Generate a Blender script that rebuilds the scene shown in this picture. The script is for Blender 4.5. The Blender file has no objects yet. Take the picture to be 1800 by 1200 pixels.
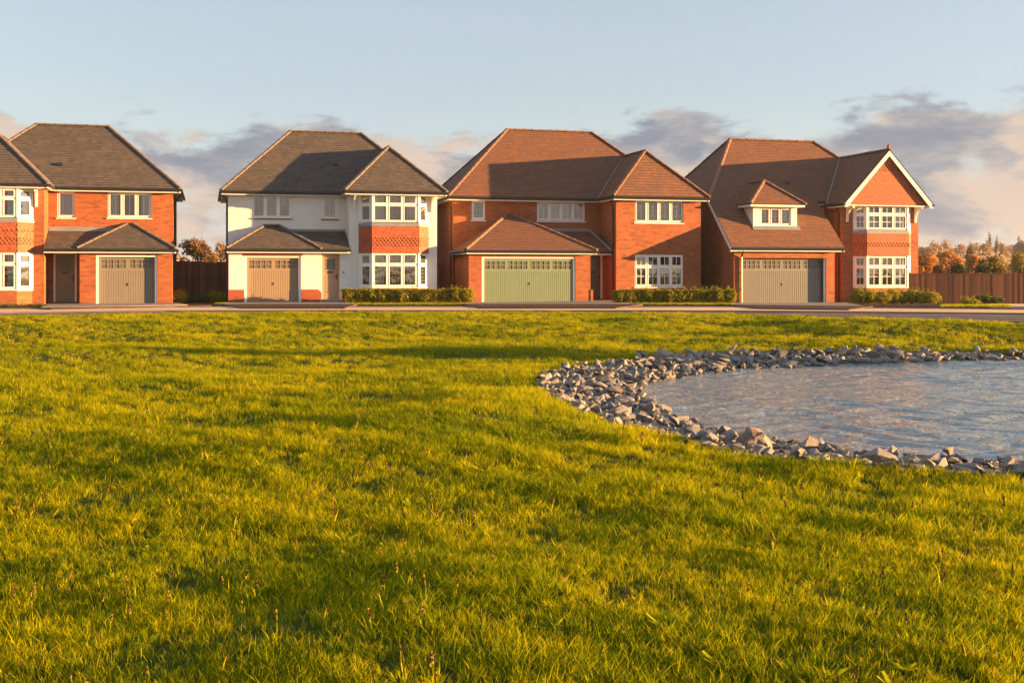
import bpy, bmesh, math, random
import numpy as np
from mathutils import Vector, Matrix, noise
R = math.radians
rnd = random.Random(7)
nrng = np.random.default_rng(11)
scene = bpy.context.scene
col = scene.collection

# ------------------------------------------------------------------ camera, sky, sun, exposure
cam = bpy.data.cameras.new('camera')
cam.lens = 40; cam.sensor_width = 36; cam.sensor_fit = 'HORIZONTAL'
cam.shift_y = -0.0678; cam.clip_start = 0.1; cam.clip_end = 6000
camo = bpy.data.objects.new('camera', cam); col.objects.link(camo)
camo.location = (0, 0, 1.35); camo.rotation_euler = (R(90), 0, 0)
scene.camera = camo

SUN_ANGLE = -2.5      # degrees from world +X, counter-clockwise
SUN_ELEV = 5.2
sd = Vector((math.cos(R(SUN_ANGLE)) * math.cos(R(SUN_ELEV)), math.sin(R(SUN_ANGLE)) * math.cos(R(SUN_ELEV)), math.sin(R(SUN_ELEV))))
sun = bpy.data.lights.new('sun', 'SUN'); sun.energy = 5.0; sun.angle = R(0.55); sun.color = (1.0, 0.56, 0.21)
suno = bpy.data.objects.new('sun', sun); col.objects.link(suno)
suno.rotation_euler = sd.to_track_quat('Z', 'Y').to_euler()

world = bpy.data.worlds.new('World'); scene.world = world; world.use_nodes = True
EXPOSURE = 2.35
scene.view_settings.view_transform = 'Standard'; scene.view_settings.look = 'None'
scene.view_settings.exposure = EXPOSURE; scene.view_settings.gamma = 1.0
scene.view_settings.use_curve_mapping = False
scene.cycles.max_bounces = 6; scene.cycles.transparent_max_bounces = 12
scene.cycles.diffuse_bounces = 3; scene.cycles.glossy_bounces = 3; scene.cycles.transmission_bounces = 4
scene.cycles.caustics_reflective = False; scene.cycles.caustics_refractive = False


class NT:
    """small helper round a node tree"""
    def __init__(s, tree): s.t = tree; s.n = tree.nodes; s.l = tree.links
    def node(s, kind, **kw):
        n = s.n.new(kind)
        for k, v in kw.items():
            if k.startswith('i_'):
                n.inputs[k[2:].replace('_', ' ')].default_value = v
            else: setattr(n, k, v)
        return n
    def link(s, a, b): s.l.new(a, b)
    def val(s, x, sock):
        if hasattr(x, 'is_linked') or isinstance(x, bpy.types.NodeSocket): s.l.new(x, sock)
        else: sock.default_value = x
    def math(s, op, a, b=0.0, c=None, clamp=False):
        n = s.n.new('ShaderNodeMath'); n.operation = op; n.use_clamp = clamp
        s.val(a, n.inputs[0]); s.val(b, n.inputs[1])
        if c is not None: s.val(c, n.inputs[2])
        return n.outputs[0]
    def mix(s, f, a, b, blend='MIX'):
        n = s.n.new('ShaderNodeMix'); n.data_type = 'RGBA'; n.blend_type = blend
        s.val(f, n.inputs[0])
        for x, k in ((a, 6), (b, 7)):
            if isinstance(x, tuple): n.inputs[k].default_value = (*x[:3], 1)
            else: s.l.new(x, n.inputs[k])
        return n.outputs[2]
    def ramp(s, f, lo, hi, a=0.0, b=1.0):
        n = s.n.new('ShaderNodeMapRange'); n.interpolation_type = 'SMOOTHSTEP'
        s.val(f, n.inputs[0])
        for i, v in enumerate((lo, hi, a, b)): s.val(v, n.inputs[i + 1])
        return n.outputs[0]
    def noise(s, vec, scale, detail=4, rough=0.55, dist=0.0):
        n = s.n.new('ShaderNodeTexNoise'); s.val(scale, n.inputs['Scale']); n.inputs['Detail'].default_value = detail
        n.inputs['Roughness'].default_value = rough; n.inputs['Distortion'].default_value = dist
        if vec is not None: s.l.new(vec, n.inputs['Vector'])
        return n.outputs[0]
    def mapping(s, vec, scale=(1, 1, 1), loc=(0, 0, 0), rot=(0, 0, 0)):
        n = s.n.new('ShaderNodeMapping'); s.l.new(vec, n.inputs[0])
        n.inputs['Location'].default_value = loc; n.inputs['Scale'].default_value = scale; n.inputs['Rotation'].default_value = rot
        return n.outputs[0]


# ---- sky: Nishita with a bank of evening cloud round the horizon
def build_sky():
    w = NT(world.node_tree); w.n.clear()
    out = w.node('ShaderNodeOutputWorld'); bg = w.node('ShaderNodeBackground'); w.link(bg.outputs[0], out.inputs[0])
    bg.inputs['Strength'].default_value = 0.07
    sky = w.node('ShaderNodeTexSky', sky_type='NISHITA'); sky.sun_disc = False
    sky.sun_elevation = R(SUN_ELEV); sky.sun_rotation = R(90 - SUN_ANGLE)
    sky.air_density = 1.0; sky.dust_density = 0.6; sky.ozone_density = 1.6; sky.altitude = 50
    tc = w.node('ShaderNodeTexCoord'); d = tc.outputs['Generated']
    sep = w.node('ShaderNodeSeparateXYZ'); w.link(d, sep.inputs[0]); z = sep.outputs[2]
    warp = w.mapping(d, (1, 1, 2.6))
    big = w.noise(w.mapping(d, (3.3, 3.3, 9.5), (1.9, 0.35, 0.2)), 1.0, 8, 0.56, 0.35)
    puff = w.noise(w.mapping(d, (14, 14, 40), (3.1, 0.7, 0)), 1.0, 6, 0.6, 0.2)
    dens = w.math('ADD', w.math('MULTIPLY', big, 0.6), w.math('MULTIPLY', puff, 0.4))
    # cover is heavy below ~8 degrees and thin above it
    thr = w.ramp(z, 0.098, 0.17, 0.45, 0.64)
    low = w.ramp(z, -0.01, 0.035, 0.06, 0.0)
    thr = w.math('ADD', thr, low)
    mask = w.ramp(w.math('SUBTRACT', dens, thr), -0.015, 0.07)
    mask = w.math('MULTIPLY', mask, 0.93)
    # lit (peach) sides against slate shadow: sample the density a little towards the sun
    off = w.noise(w.mapping(d, (3.3, 3.3, 9.5), (1.9 + 0.16, 0.35, 0.2 + 0.10)), 1.0, 8, 0.56, 0.35)
    lit = w.ramp(w.math('SUBTRACT', big, off), -0.025, 0.055)
    warm = w.noise(w.mapping(d, (9, 9, 30), (7, 3, 1)), 1.0, 6, 0.62, 0.3)
    tone = w.math('ADD', w.math('ADD', w.math('MULTIPLY', warm, 0.9), w.math('MULTIPLY', puff, -0.35)), w.math('MULTIPLY', lit, 0.16))
    tone = w.math('ADD', tone, w.ramp(z, 0.06, 0.15, 0.07, -0.10))
    cr = w.node('ShaderNodeValToRGB'); w.link(w.ramp(tone, 0.10, 0.50), cr.inputs[0]); e = cr.color_ramp.elements; e.new(0.36); e.new(0.66)
    for k, (p, c) in enumerate(((0.0, (0.76, 0.83, 1.02)), (0.36, (1.08, 1.07, 1.16)), (0.66, (1.52, 1.36, 1.28)), (1.0, (2.15, 1.68, 1.36)))): e[k].position = p; e[k].color = (*c, 1)
    cc = cr.outputs[0]
    # thin pale veil in the upper sky
    veil = w.noise(w.mapping(d, (2.2, 2.2, 9), (0.3, 5, 2)), 1.0, 5, 0.6)
    hsv = w.node('ShaderNodeHueSaturation'); w.link(sky.outputs[0], hsv.inputs['Color'])
    hsv.inputs['Saturation'].default_value = SKY_SAT; hsv.inputs['Value'].default_value = SKY_VAL
    base = w.mix(w.ramp(veil, 0.35, 0.75, 0.4, 0.65), hsv.outputs[0], (1.55, 1.82, 2.18))
    base = w.mix(w.ramp(z, 0.0, 0.16, 0.6, 0.0), base, (1.85, 1.84, 1.78))
    c = w.mix(mask, base, cc)
    w.link(c, bg.inputs['Color'])
SKY_SAT = 0.62; SKY_VAL = 0.97
build_sky()


# ------------------------------------------------------------------ materials
def new_mat(name):
    m = bpy.data.materials.new(name); m.use_nodes = True
    t = NT(m.node_tree); t.n.clear()
    out = t.node('ShaderNodeOutputMaterial'); b = t.node('ShaderNodeBsdfPrincipled'); t.link(b.outputs[0], out.inputs[0])
    t.out = out; t.b = b; t.m = m
    return t

def bump(t, h, strength=0.4, dist=0.01):
    n = t.node('ShaderNodeBump'); n.inputs['Strength'].default_value = strength; n.inputs['Distance'].default_value = dist
    t.val(h, n.inputs['Height']); t.link(n.outputs[0], t.b.inputs['Normal'])

def plain(name, c, rough=0.5, var=0.12, scale=3.0, metal=0.0, spec=0.5, fine=60):
    t = new_mat(name); o = t.node('ShaderNodeTexCoord').outputs['Object']
    n1 = t.noise(o, scale, 5, 0.6); n2 = t.noise(o, fine, 3, 0.6)
    f = t.math('ADD', t.math('MULTIPLY', n1, 0.7), t.math('MULTIPLY', n2, 0.3))
    a = tuple(x * (1 - var * 1.6) for x in c); b = tuple(min(1, x * (1 + var * 1.6)) for x in c)
    t.link(t.mix(t.ramp(f, 0.3, 0.7), a, b), t.b.inputs['Base Color'])
    t.b.inputs['Roughness'].default_value = rough; t.b.inputs['Metallic'].default_value = metal
    t.b.inputs['Specular IOR Level'].default_value = spec
    bump(t, n2, 0.15, 0.003)
    return t.m

def brick_mat(name, c1, c2, c3, mortar):
    t = new_mat(name); o = t.node('ShaderNodeTexCoord').outputs['Object']
    s = t.node('ShaderNodeSeparateXYZ'); t.link(o, s.inputs[0])
    cb = t.node('ShaderNodeCombineXYZ'); t.link(t.math('ADD', s.outputs[0], s.outputs[1]), cb.inputs[0]); t.link(s.outputs[2], cb.inputs[1])
    v = cb.outputs[0]
    def bt(a, b, bias=0.0):
        n = t.node('ShaderNodeTexBrick'); t.link(v, n.inputs['Vector'])
        n.inputs['Scale'].default_value = 1; n.inputs['Brick Width'].default_value = 0.225; n.inputs['Row Height'].default_value = 0.075
        n.inputs['Mortar Size'].default_value = 0.006; n.inputs['Mortar Smooth'].default_value = 0.3; n.inputs['Bias'].default_value = bias
        n.inputs['Color1'].default_value = (*a, 1); n.inputs['Color2'].default_value = (*b, 1); n.inputs['Mortar'].default_value = (*mortar, 1)
        return n
    n = bt(c1, c2, -0.2)
    patch = t.noise(t.mapping(v, (0.9, 4.2, 1)), 1.9, 6, 0.72)
    n3 = bt(c2, c3, 0.1)
    c = t.mix(t.ramp(patch, 0.47, 0.62), n.outputs[0], n3.outputs[0])
    wear = t.noise(v, 0.55, 5, 0.6)
    c = t.mix(t.ramp(wear, 0.35, 0.7, 0.0, 0.42), c, tuple(x * 0.62 for x in c2))
    # splash band of dirt near the ground
    c = t.mix(t.ramp(t.math('ADD', s.outputs[2], t.math('MULTIPLY', wear, 0.25)), 0.12, 0.40, 0.35, 0.0), c, (0.13, 0.075, 0.045))
    t.link(c, t.b.inputs['Base Color']); t.b.inputs['Roughness'].default_value = 0.88
    fine = t.noise(o, 45, 4, 0.7)
    bump(t, t.math('ADD', t.math('MULTIPLY', n.outputs[1], -1.0), t.math('MULTIPLY', fine, 0.5)), 0.6, 0.006)
    return t.m

def tile_mat(name, c1, c2, c3, bw, rh, rough=0.75):
    t = new_mat(name); uv = t.node('ShaderNodeTexCoord').outputs['UV']
    n = t.node('ShaderNodeTexBrick'); t.link(uv, n.inputs['Vector'])
    n.inputs['Scale'].default_value = 1; n.inputs['Brick Width'].default_value = bw; n.inputs['Row Height'].default_value = rh
    n.inputs['Mortar Size'].default_value = 0.007; n.inputs['Mortar Smooth'].default_value = 0.2; n.inputs['Bias'].default_value = 0
    n.inputs['Color1'].default_value = (*c1, 1); n.inputs['Color2'].default_value = (*c2, 1)
    n.inputs['Mortar'].default_value = tuple(x * 0.42 for x in c2) + (1,)
    patch = t.noise(uv, 1.1, 6, 0.7)
    white = t.node('ShaderNodeTexWhiteNoise', noise_dimensions='2D')
    sc = t.mapping(uv, (1 / bw, 1 / rh, 1)); fl = t.node('ShaderNodeVectorMath', operation='FLOOR'); t.link(sc, fl.inputs[0]); t.link(fl.outputs[0], white.inputs['Vector'])
    c = t.mix(t.ramp(t.math('ADD', t.math('MULTIPLY', patch, 0.7), t.math('MULTIPLY', white.outputs[0], 0.3)), 0.45, 0.68, 0, 0.75), n.outputs[0], c3)
    t.link(c, t.b.inputs['Base Color']); t.b.inputs['Roughness'].default_value = rough
    t.b.inputs['Specular IOR Level'].default_value = 0.35
    fine = t.noise(uv, 60, 3, 0.6)
    bump(t, t.math('ADD', t.math('MULTIPLY', n.outputs[1], -1.0), t.math('ADD', t.math('MULTIPLY', fine, 0.3), t.math('MULTIPLY', white.outputs[0], 0.5))), 0.5, 0.006)
    return t.m

def leaf_mat(name, cols, trans=0.45, scale=0.8):
    t = new_mat(name)
    g = t.node('ShaderNodeNewGeometry')
    oi = t.node('ShaderNodeObjectInfo')
    n = t.noise(g.outputs['Position'], scale, 4, 0.7)
    f = t.math('ADD', t.math('MULTIPLY', n, 0.55), t.math('MULTIPLY', g.outputs['Random Per Island'], 0.45))
    cr = t.node('ShaderNodeValToRGB'); t.link(f, cr.inputs[0])
    els = cr.color_ramp.elements
    while len(els) < len(cols): els.new(0.5)
    for i, c in enumerate(cols):
        els[i].position = 0.28 + 0.44 * i / (len(cols) - 1); els[i].color = (*c, 1)
    t.n.remove(t.b)
    df = t.node('ShaderNodeBsdfPrincipled'); df.inputs['Roughness'].default_value = 0.65; df.inputs['Specular IOR Level'].default_value = 0.25
    tr = t.node('ShaderNodeBsdfTranslucent'); mx = t.node('ShaderNodeMixShader'); mx.inputs[0].default_value = trans
    t.link(cr.outputs[0], df.inputs['Base Color']); t.link(cr.outputs[0], tr.inputs[0])
    t.link(df.outputs[0], mx.inputs[1]); t.link(tr.outputs[0], mx.inputs[2]); t.link(mx.outputs[0], t.out.inputs[0])
    return t.m

def glass_mat():
    t = new_mat('window_glass'); t.n.remove(t.b)
    fr = t.node('ShaderNodeFresnel'); fr.inputs[0].default_value = 1.5
    g = t.node('ShaderNodeNewGeometry')
    wob = t.noise(g.outputs['Position'], 1.3, 2, 0.5)
    b = t.node('ShaderNodeBump'); b.inputs['Strength'].default_value = 0.12; b.inputs['Distance'].default_value = 0.05; t.link(wob, b.inputs['Height'])
    gl = t.node('ShaderNodeBsdfGlossy'); gl.inputs['Roughness'].default_value = 0.02; t.link(b.outputs[0], gl.inputs['Normal'])
    tr = t.node('ShaderNodeBsdfTransparent'); tr.inputs[0].default_value = (0.80, 0.84, 0.83, 1)
    mx = t.node('ShaderNodeMixShader')
    t.link(t.math('MULTIPLY_ADD', fr.outputs[0], 1.9, 0.12, clamp=True), mx.inputs[0])
    t.link(tr.outputs[0], mx.inputs[1]); t.link(gl.outputs[0], mx.inputs[2]); t.link(mx.outputs[0], t.out.inputs[0])
    return t.m

M = {}
M['brick'] = brick_mat('orange_red_brick', (0.40, 0.118, 0.036), (0.31, 0.080, 0.028), (0.16, 0.048, 0.026), (0.33, 0.16, 0.085))
M['plinth'] = brick_mat('red_plinth_brick', (0.34, 0.072, 0.028), (0.29, 0.06, 0.025), (0.30, 0.06, 0.026), (0.32, 0.13, 0.07))
M['render'] = plain('cream_white_render', (0.72, 0.69, 0.65), 0.9, 0.035, 0.7, fine=90)
M['slate'] = tile_mat('grey_brown_roof_tile', (0.105, 0.083, 0.071), (0.080, 0.067, 0.062), (0.125, 0.094, 0.075), 0.22, 0.165)
M['clay'] = tile_mat('clay_roof_tile', (0.225, 0.096, 0.050), (0.18, 0.076, 0.044), (0.125, 0.070, 0.054), 0.20, 0.16)
M['ridge_slate'] = plain('ridge_tile_dark', (0.145, 0.105, 0.08), 0.7, 0.2, 5)
M['ridge_clay'] = plain('ridge_tile_clay', (0.22, 0.10, 0.06), 0.7, 0.2, 5)
M['hung'] = plain('hung_clay_tile', (0.37, 0.085, 0.03), 0.7, 0.25, 9, fine=25)
M['hung_dk'] = plain('hung_tile_backing', (0.06, 0.022, 0.015), 0.8, 0.2, 9)
M['upvc'] = plain('white_window_frame', (0.80, 0.78, 0.74), 0.35, 0.02)
M['upvc_blue'] = plain('pale_grey_window_frame', (0.70, 0.70, 0.70), 0.35, 0.02)
M['fascia'] = plain('white_fascia_board', (0.78, 0.76, 0.72), 0.4, 0.03)
M['gutter'] = plain('black_gutter', (0.02, 0.02, 0.022), 0.35, 0.1)
M['lead'] = plain('lead_flashing', (0.20, 0.21, 0.225), 0.5, 0.12, 4)
M['glass'] = glass_mat()
M['frost'] = plain('obscure_door_glass', (0.10, 0.125, 0.12), 0.25, 0.15)
M['garage_beige'] = plain('beige_garage_paint', (0.215, 0.188, 0.152), 0.5, 0.03)
M['garage_tan'] = plain('tan_garage_paint', (0.30, 0.215, 0.14), 0.5, 0.03)
M['garage_green'] = plain('sage_green_garage_paint', (0.175, 0.235, 0.15), 0.5, 0.03)
M['garage_grey'] = plain('grey_garage_paint', (0.185, 0.185, 0.17), 0.4, 0.03)
M['door_olive'] = plain('olive_door_paint', (0.20, 0.17, 0.09), 0.4, 0.05)
M['door_tan'] = plain('tan_door_paint', (0.36, 0.24, 0.15), 0.4, 0.05)
M['door_slate'] = plain('dark_green_door_paint', (0.07, 0.085, 0.075), 0.4, 0.05)
M['dark_metal'] = plain('dark_metal', (0.03, 0.028, 0.025), 0.35, 0.1, metal=0.6)
M['curtain'] = plain('pale_curtain', (0.75, 0.72, 0.67), 0.9, 0.05)
M['room'] = plain('room_wall', (0.32, 0.30, 0.27), 0.9, 0.05)
def timber_mat(name, c):
    t = new_mat(name); o = t.node('ShaderNodeTexCoord').outputs['Object']; oi = t.node('ShaderNodeObjectInfo')
    n = t.noise(t.mapping(o, (14, 14, 1.2)), 3.0, 5, 0.7); a = t.mix(oi.outputs['Random'], tuple(x * 0.55 for x in c), tuple(x * 1.35 for x in c))
    t.link(t.mix(t.ramp(n, 0.35, 0.7, 0, 0.5), a, tuple(x * 0.5 for x in c)), t.b.inputs['Base Color']); t.b.inputs['Roughness'].default_value = 0.9
    bump(t, n, 0.5, 0.006); return t.m
M['timber'] = timber_mat('stained_fence_timber', (0.30, 0.11, 0.055))
M['timber_warm'] = timber_mat('brown_fence_timber', (0.23, 0.12, 0.07))

# wall lamp glass etc use upvc

# ------------------------------------------------------------------ mesh helpers
class MB:
    def __init__(s): s.v = []; s.f = []; s.uv = []; s.mi = []
    def face(s, pts, uvs=None, mi=0):
        i = len(s.v); s.v += [tuple(p) for p in pts]; s.f.append(tuple(range(i, i + len(pts))))
        s.uv.append(uvs if uvs else [(p[0] + p[1], p[2]) for p in pts]); s.mi.append(mi)
    def box(s, x0, x1, y0, y1, z0, z1, mi=0):
        p = [(x0, y0, z0), (x1, y0, z0), (x1, y1, z0), (x0, y1, z0), (x0, y0, z1), (x1, y0, z1), (x1, y1, z1), (x0, y1, z1)]
        for q in ((0, 3, 2, 1), (4, 5, 6, 7), (0, 1, 5, 4), (1, 2, 6, 5), (2, 3, 7, 6), (3, 0, 4, 7)): s.face([p[k] for k in q], mi=mi)
    def prism(s, pts, d, mi=0):
        """closed solid: polygon pts swept by vector d"""
        d = Vector(d); a = [Vector(p) for p in pts]; b = [p + d for p in a]
        s.face(a[::-1], mi=mi); s.face(b, mi=mi)
        for i in range(len(a)):
            j = (i + 1) % len(a); s.face([a[i], a[j], b[j], b[i]], mi=mi)
    def tube(s, pts, r, n=8, mi=0, half=False):
        pts = [Vector(p) for p in pts]; rs = r if isinstance(r, (list, tuple)) else [r] * len(pts); rings = []
        for i, p in enumerate(pts):
            d = (pts[min(i + 1, len(pts) - 1)] - pts[max(i - 1, 0)]).normalized()
            a = d.cross(Vector((0, 0, 1)));
            if a.length < 0.05: a = d.cross(Vector((0, 1, 0)))
            a.normalize(); b = a.cross(d)
            if half: rings.append([p + a * rs[i] * math.cos(math.pi + math.pi * k / n) + b * rs[i] * math.sin(math.pi + math.pi * k / n) for k in range(n + 1)])
            else: rings.append([p + (a * math.cos(2 * math.pi * k / n) + b * math.sin(2 * math.pi * k / n)) * rs[i] for k in range(n)])
        for u, w in zip(rings, rings[1:]):
            m = len(u)
            for k in range(m if not half else m - 1): s.face([u[k], u[(k + 1) % m], w[(k + 1) % m], w[k]], mi=mi)
        s.face(rings[0][::-1], mi=mi); s.face(rings[-1], mi=mi)
    def mesh(s, name, mats):
        me = bpy.data.meshes.new(name); me.from_pydata(s.v, [], s.f)
        ul = me.uv_layers.new(name='UVMap'); ul.data.foreach_set('uv', [c for f in s.uv for p in f for c in p])
        for m in (mats if isinstance(mats, (list, tuple)) else [mats]): me.materials.append(m)
        me.polygons.foreach_set('material_index', s.mi)
        me.update(); return me
    def build(s, name, mats, parent=None, loc=None, rz=0):
        o = bpy.data.objects.new(name, s.mesh(name, mats)); col.objects.link(o)
        if parent: o.parent = parent
        if loc: o.location = loc
        o.rotation_euler.z = rz
        return o

def tag(o, label=None, cat=None, group=None, kind=None):
    if label: o['label'] = label
    if cat: o['category'] = cat
    if group: o['group'] = group
    if kind: o['kind'] = kind
    return o
def empty(name, loc, rz=0):
    e = bpy.data.objects.new(name, None); col.objects.link(e); e.location = loc; e.rotation_euler.z = rz
    e.empty_display_size = 0.3
    return e
def inst(name, me, parent=None, mat=None, loc=None):
    o = bpy.data.objects.new(name, me); col.objects.link(o)
    if parent: o.parent = parent
    if mat is not None: o.matrix_local = mat
    if loc is not None: o.location = loc
    return o

# ------------------------------------------------------------------ house builders
def clip(poly, b0, b1):
    """clip list of (a,b) by b0<=b<=b1"""
    def half(P, f):
        out = []
        for i in range(len(P)):
            p, q = P[i], P[(i + 1) % len(P)]; fp, fq = f(p), f(q)
            if fp >= 0: out.append(p)
            if (fp >= 0) != (fq >= 0):
                t = fp / (fp - fq); out.append((p[0] + (q[0] - p[0]) * t, p[1] + (q[1] - p[1]) * t))
        return out
    P = half(poly, lambda p: p[1] - b0)
    return half(P, lambda p: b1 - p[1]) if P else P

def roof_face(mb, pts, gauge, lift=0.014):
    P = [Vector(p) for p in pts]; n = (P[1] - P[0]).cross(P[2] - P[0]).normalized()
    if n.z < 0: n = -n; P = P[::-1]
    h = Vector((0, 0, 1)).cross(n).normalized(); s = n.cross(h)
    c0 = P[0].dot(n); A = [(p.dot(h), p.dot(s)) for p in P]
    bl, bh = min(b for a, b in A), max(b for a, b in A)
    mk = lambda a, b, l: h * a + s * b + n * (c0 + l)
    k0 = math.floor(bl / gauge + 1e-6); k1 = math.ceil(bh / gauge - 1e-6)
    for k in range(k0, k1):
        b0, b1 = k * gauge, (k + 1) * gauge
        q = clip(A, b0, b1)
        if len(q) < 3: continue
        L = lambda b: lift * (1 - (b - b0) / gauge) + 0.002
        mb.face([mk(a, b, L(b)) for a, b in q], [(a, b) for a, b in q])
        lo = max(b0, bl)
        ed = [a for a, b in q if abs(b - lo) < 1e-5]
        if len(ed) >= 2:
            a0, a1 = min(ed), max(ed)
            mb.face([mk(a0, lo, -0.03), mk(a1, lo, -0.03), mk(a1, lo, L(lo)), mk(a0, lo, L(lo))], [(a0, lo), (a1, lo), (a1, lo), (a0, lo)])
    mb.face([mk(a, b, -0.05) for a, b in A[::-1]], [(a, b) for a, b in A[::-1]])   # underside

_ridge = {}
def ridge_line(parent, p0, p1, mat, r=0.10, seg=0.45):
    """separate half-round ridge tiles along a hip or ridge"""
    p0, p1 = Vector(p0), Vector(p1); L = (p1 - p0).length; n = max(1, round(L / seg)); step = L / n
    if mat.name not in _ridge:
        mb = MB(); pr = []
        for k in range(6):
            a = math.pi * k / 5; pr.append((math.cos(a) * r, math.sin(a) * r * 0.75 - 0.02))
        for x0, x1, e in ((0.0, 0.455, 1.0), (0.40, 0.455, 1.14)):
            for k in range(5):
                a, b = pr[k], pr[k + 1]
                mb.face([(x0, a[0] * e, a[1] * e), (x1, a[0] * e, a[1] * e), (x1, b[0] * e, b[1] * e), (x0, b[0] * e, b[1] * e)])
            mb.face([(x0, a[0] * e, a[1] * e) for a in pr]); mb.face([(x1, a[0] * e, a[1] * e) for a in pr[::-1]])
        _ridge[mat.name] = mb.mesh('ridge_tile', mat)
    x = (p1 - p0).normalized(); y = Vector((0, 0, 1)).cross(x).normalized(); z = x.cross(y)
    for i in range(n):
        jit = rnd.uniform(-0.006, 0.006)
        m = Matrix.Translation(p0 + x * step * i + z * (0.015 + jit)) @ Matrix((x, y, z)).transposed().to_4x4() @ Matrix.Scale(step / 0.45, 4, (1, 0, 0))
        inst('ridge_tile', _ridge[mat.name], parent, m)

def wall(mb, axis, c, a0, a1, z0, z1, holes=(), depth=0.11, inward=1, mi=0):
    """wall in plane v=c (axis 'u') or u=c (axis 'v') with rectangular openings and reveals"""
    xs = sorted({a0, a1, *[h[0] for h in holes], *[h[1] for h in holes]}); zs = sorted({z0, z1, *[h[2] for h in holes], *[h[3] for h in holes]})
    P = (lambda a, z, d=0: (a, c + d * inward, z)) if axis == 'u' else (lambda a, z, d=0: (c + d * inward, a, z))
    for x0, x1 in zip(xs, xs[1:]):
        for q0, q1 in zip(zs, zs[1:]):
            mx, mz = (x0 + x1) / 2, (q0 + q1) / 2
            if any(h[0] < mx < h[1] and h[2] < mz < h[3] for h in holes): continue
            mb.face([P(x0, q0), P(x1, q0), P(x1, q1), P(x0, q1)], mi=mi)
    for h in holes:
        x0, x1, q0, q1 = h[:4]
        mb.face([P(x0, q0), P(x0, q0, depth), P(x0, q1, depth), P(x0, q1)], mi=mi)
        mb.face([P(x1, q0), P(x1, q0, depth), P(x1, q1, depth), P(x1, q1)], mi=mi)
        mb.face([P(x0, q1), P(x1, q1), P(x1, q1, depth), P(x0, q1, depth)], mi=mi)
        mb.face([P(x0, q0), P(x1, q0), P(x1, q0, depth), P(x0, q0, depth)], mi=mi)

def window(H, u, v, z, w, h, n=2, transom=0.0, bars=(2, 3), tbars=None, rz=0, curtain='sides', sill='upvc', frame='upvc', inset=0.045, edge=0.06, mull=0.075, barw=0.018):
    """window part; origin at its lower left outer corner. panes, glazing bars, curtain and sill are its children"""
    mb = MB(); y0, y1 = inset, inset + 0.07
    mb.box(0, edge, y0, y1, 0, h); mb.box(w - edge, w, y0, y1, 0, h)
    mb.box(edge, w - edge, y0, y1, 0, edge); mb.box(edge, w - edge, y0, y1, h - edge, h)
    iw = (w - 2 * edge - (n - 1) * mull) / n
    rows = [(edge, h - edge)]
    if transom:
        zt = h - edge - (h - 2 * edge) * transom; rows = [(edge, zt - mull / 2), (zt + mull / 2, h - edge)]
    lights = []
    for i in range(n):
        x0 = edge + i * (iw + mull)
        if i: mb.box(x0 - mull, x0, y0 + 0.002, y1, edge, h - edge)
        for k, (a, b) in enumerate(rows):
            lights.append((x0, x0 + iw, a, b, k))
            if k: mb.box(x0, x0 + iw, y0 + 0.004, y1, rows[0][1], a)
    s = 0.038                                                   # sash of each light, a little proud
    for x0, x1, a, b, k in lights:
        ya, yb = y0 - 0.012, y0 + 0.03
        mb.box(x0, x0 + s, ya, yb, a, b); mb.box(x1 - s, x1, ya, yb, a, b); mb.box(x0 + s, x1 - s, ya, yb, a, a + s); mb.box(x0 + s, x1 - s, ya, yb, b - s, b)
    o = mb.build('window', M[frame], H, (u, v, z), rz)
    bm_ = MB()
    for x0, x1, a, b, k in lights:
        p = MB(); yp = y0 + 0.022 + 0.0
        tilt = rnd.uniform(-0.003, 0.003)
        p.face([(x0 + s, yp + tilt, a + s), (x1 - s, yp - tilt, a + s), (x1 - s, yp - tilt, b - s), (x0 + s, yp + tilt, b - s)])
        p.build('pane', M['glass'], o)
        nx, nz = tbars if (k and tbars) else bars
        for i in range(1, nx):
            x = x0 + s + (x1 - x0 - 2 * s) * i / nx; bm_.box(x - barw / 2, x + barw / 2, yp - 0.014, yp - 0.004, a + s, b - s)
        for i in range(1, nz):
            q = a + s + (b - a - 2 * s) * i / nz; bm_.box(x0 + s, x1 - s, yp - 0.0125, yp - 0.0035, q - barw / 2, q + barw / 2)
    if bm_.v: tag(bm_.build('glazing_bars', M[frame] if barw > 0.015 else M['lead'], o), kind='stuff')
    if sill:
        sb = MB(); sb.prism([(-0.05, inset + 0.02, 0.0), (-0.05, -0.05, -0.03), (-0.05, -0.05, -0.065), (-0.05, inset + 0.02, -0.065)], (w + 0.10, 0, 0))
        sb.build('sill', M[sill], o)
    def cloth(x0, x1, a, b):
        m2 = MB(); k = max(4, int((x1 - x0) / 0.035)); L = []
        for i in range(k + 1):
            x = x0 + (x1 - x0) * i / k; L.append((x, y1 + 0.10 + 0.022 * math.sin(i * 1.9) + 0.01 * math.sin(i * 0.7)))
        for p, q in zip(L, L[1:]): m2.face([(p[0], p[1], a), (q[0], q[1], a), (q[0], q[1], b), (p[0], p[1], b)])
        m2.build('curtain', M['curtain'], o)
    if curtain == 'sides': cloth(0.05, w * 0.24, 0.02, h - 0.02); cloth(w * 0.78, w - 0.05, 0.02, h - 0.02)
    elif curtain == 'full': cloth(0.03, w - 0.03, 0.02, h - 0.02)
    elif curtain == 'top': cloth(0.03, w - 0.03, h * 0.72, h - 0.02)
    elif curtain == 'left': cloth(0.03, w * 0.6, 0.02, h - 0.02)
    elif curtain == 'most': cloth(0.03, w * 0.80, 0.02, h - 0.02)
    return o

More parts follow.
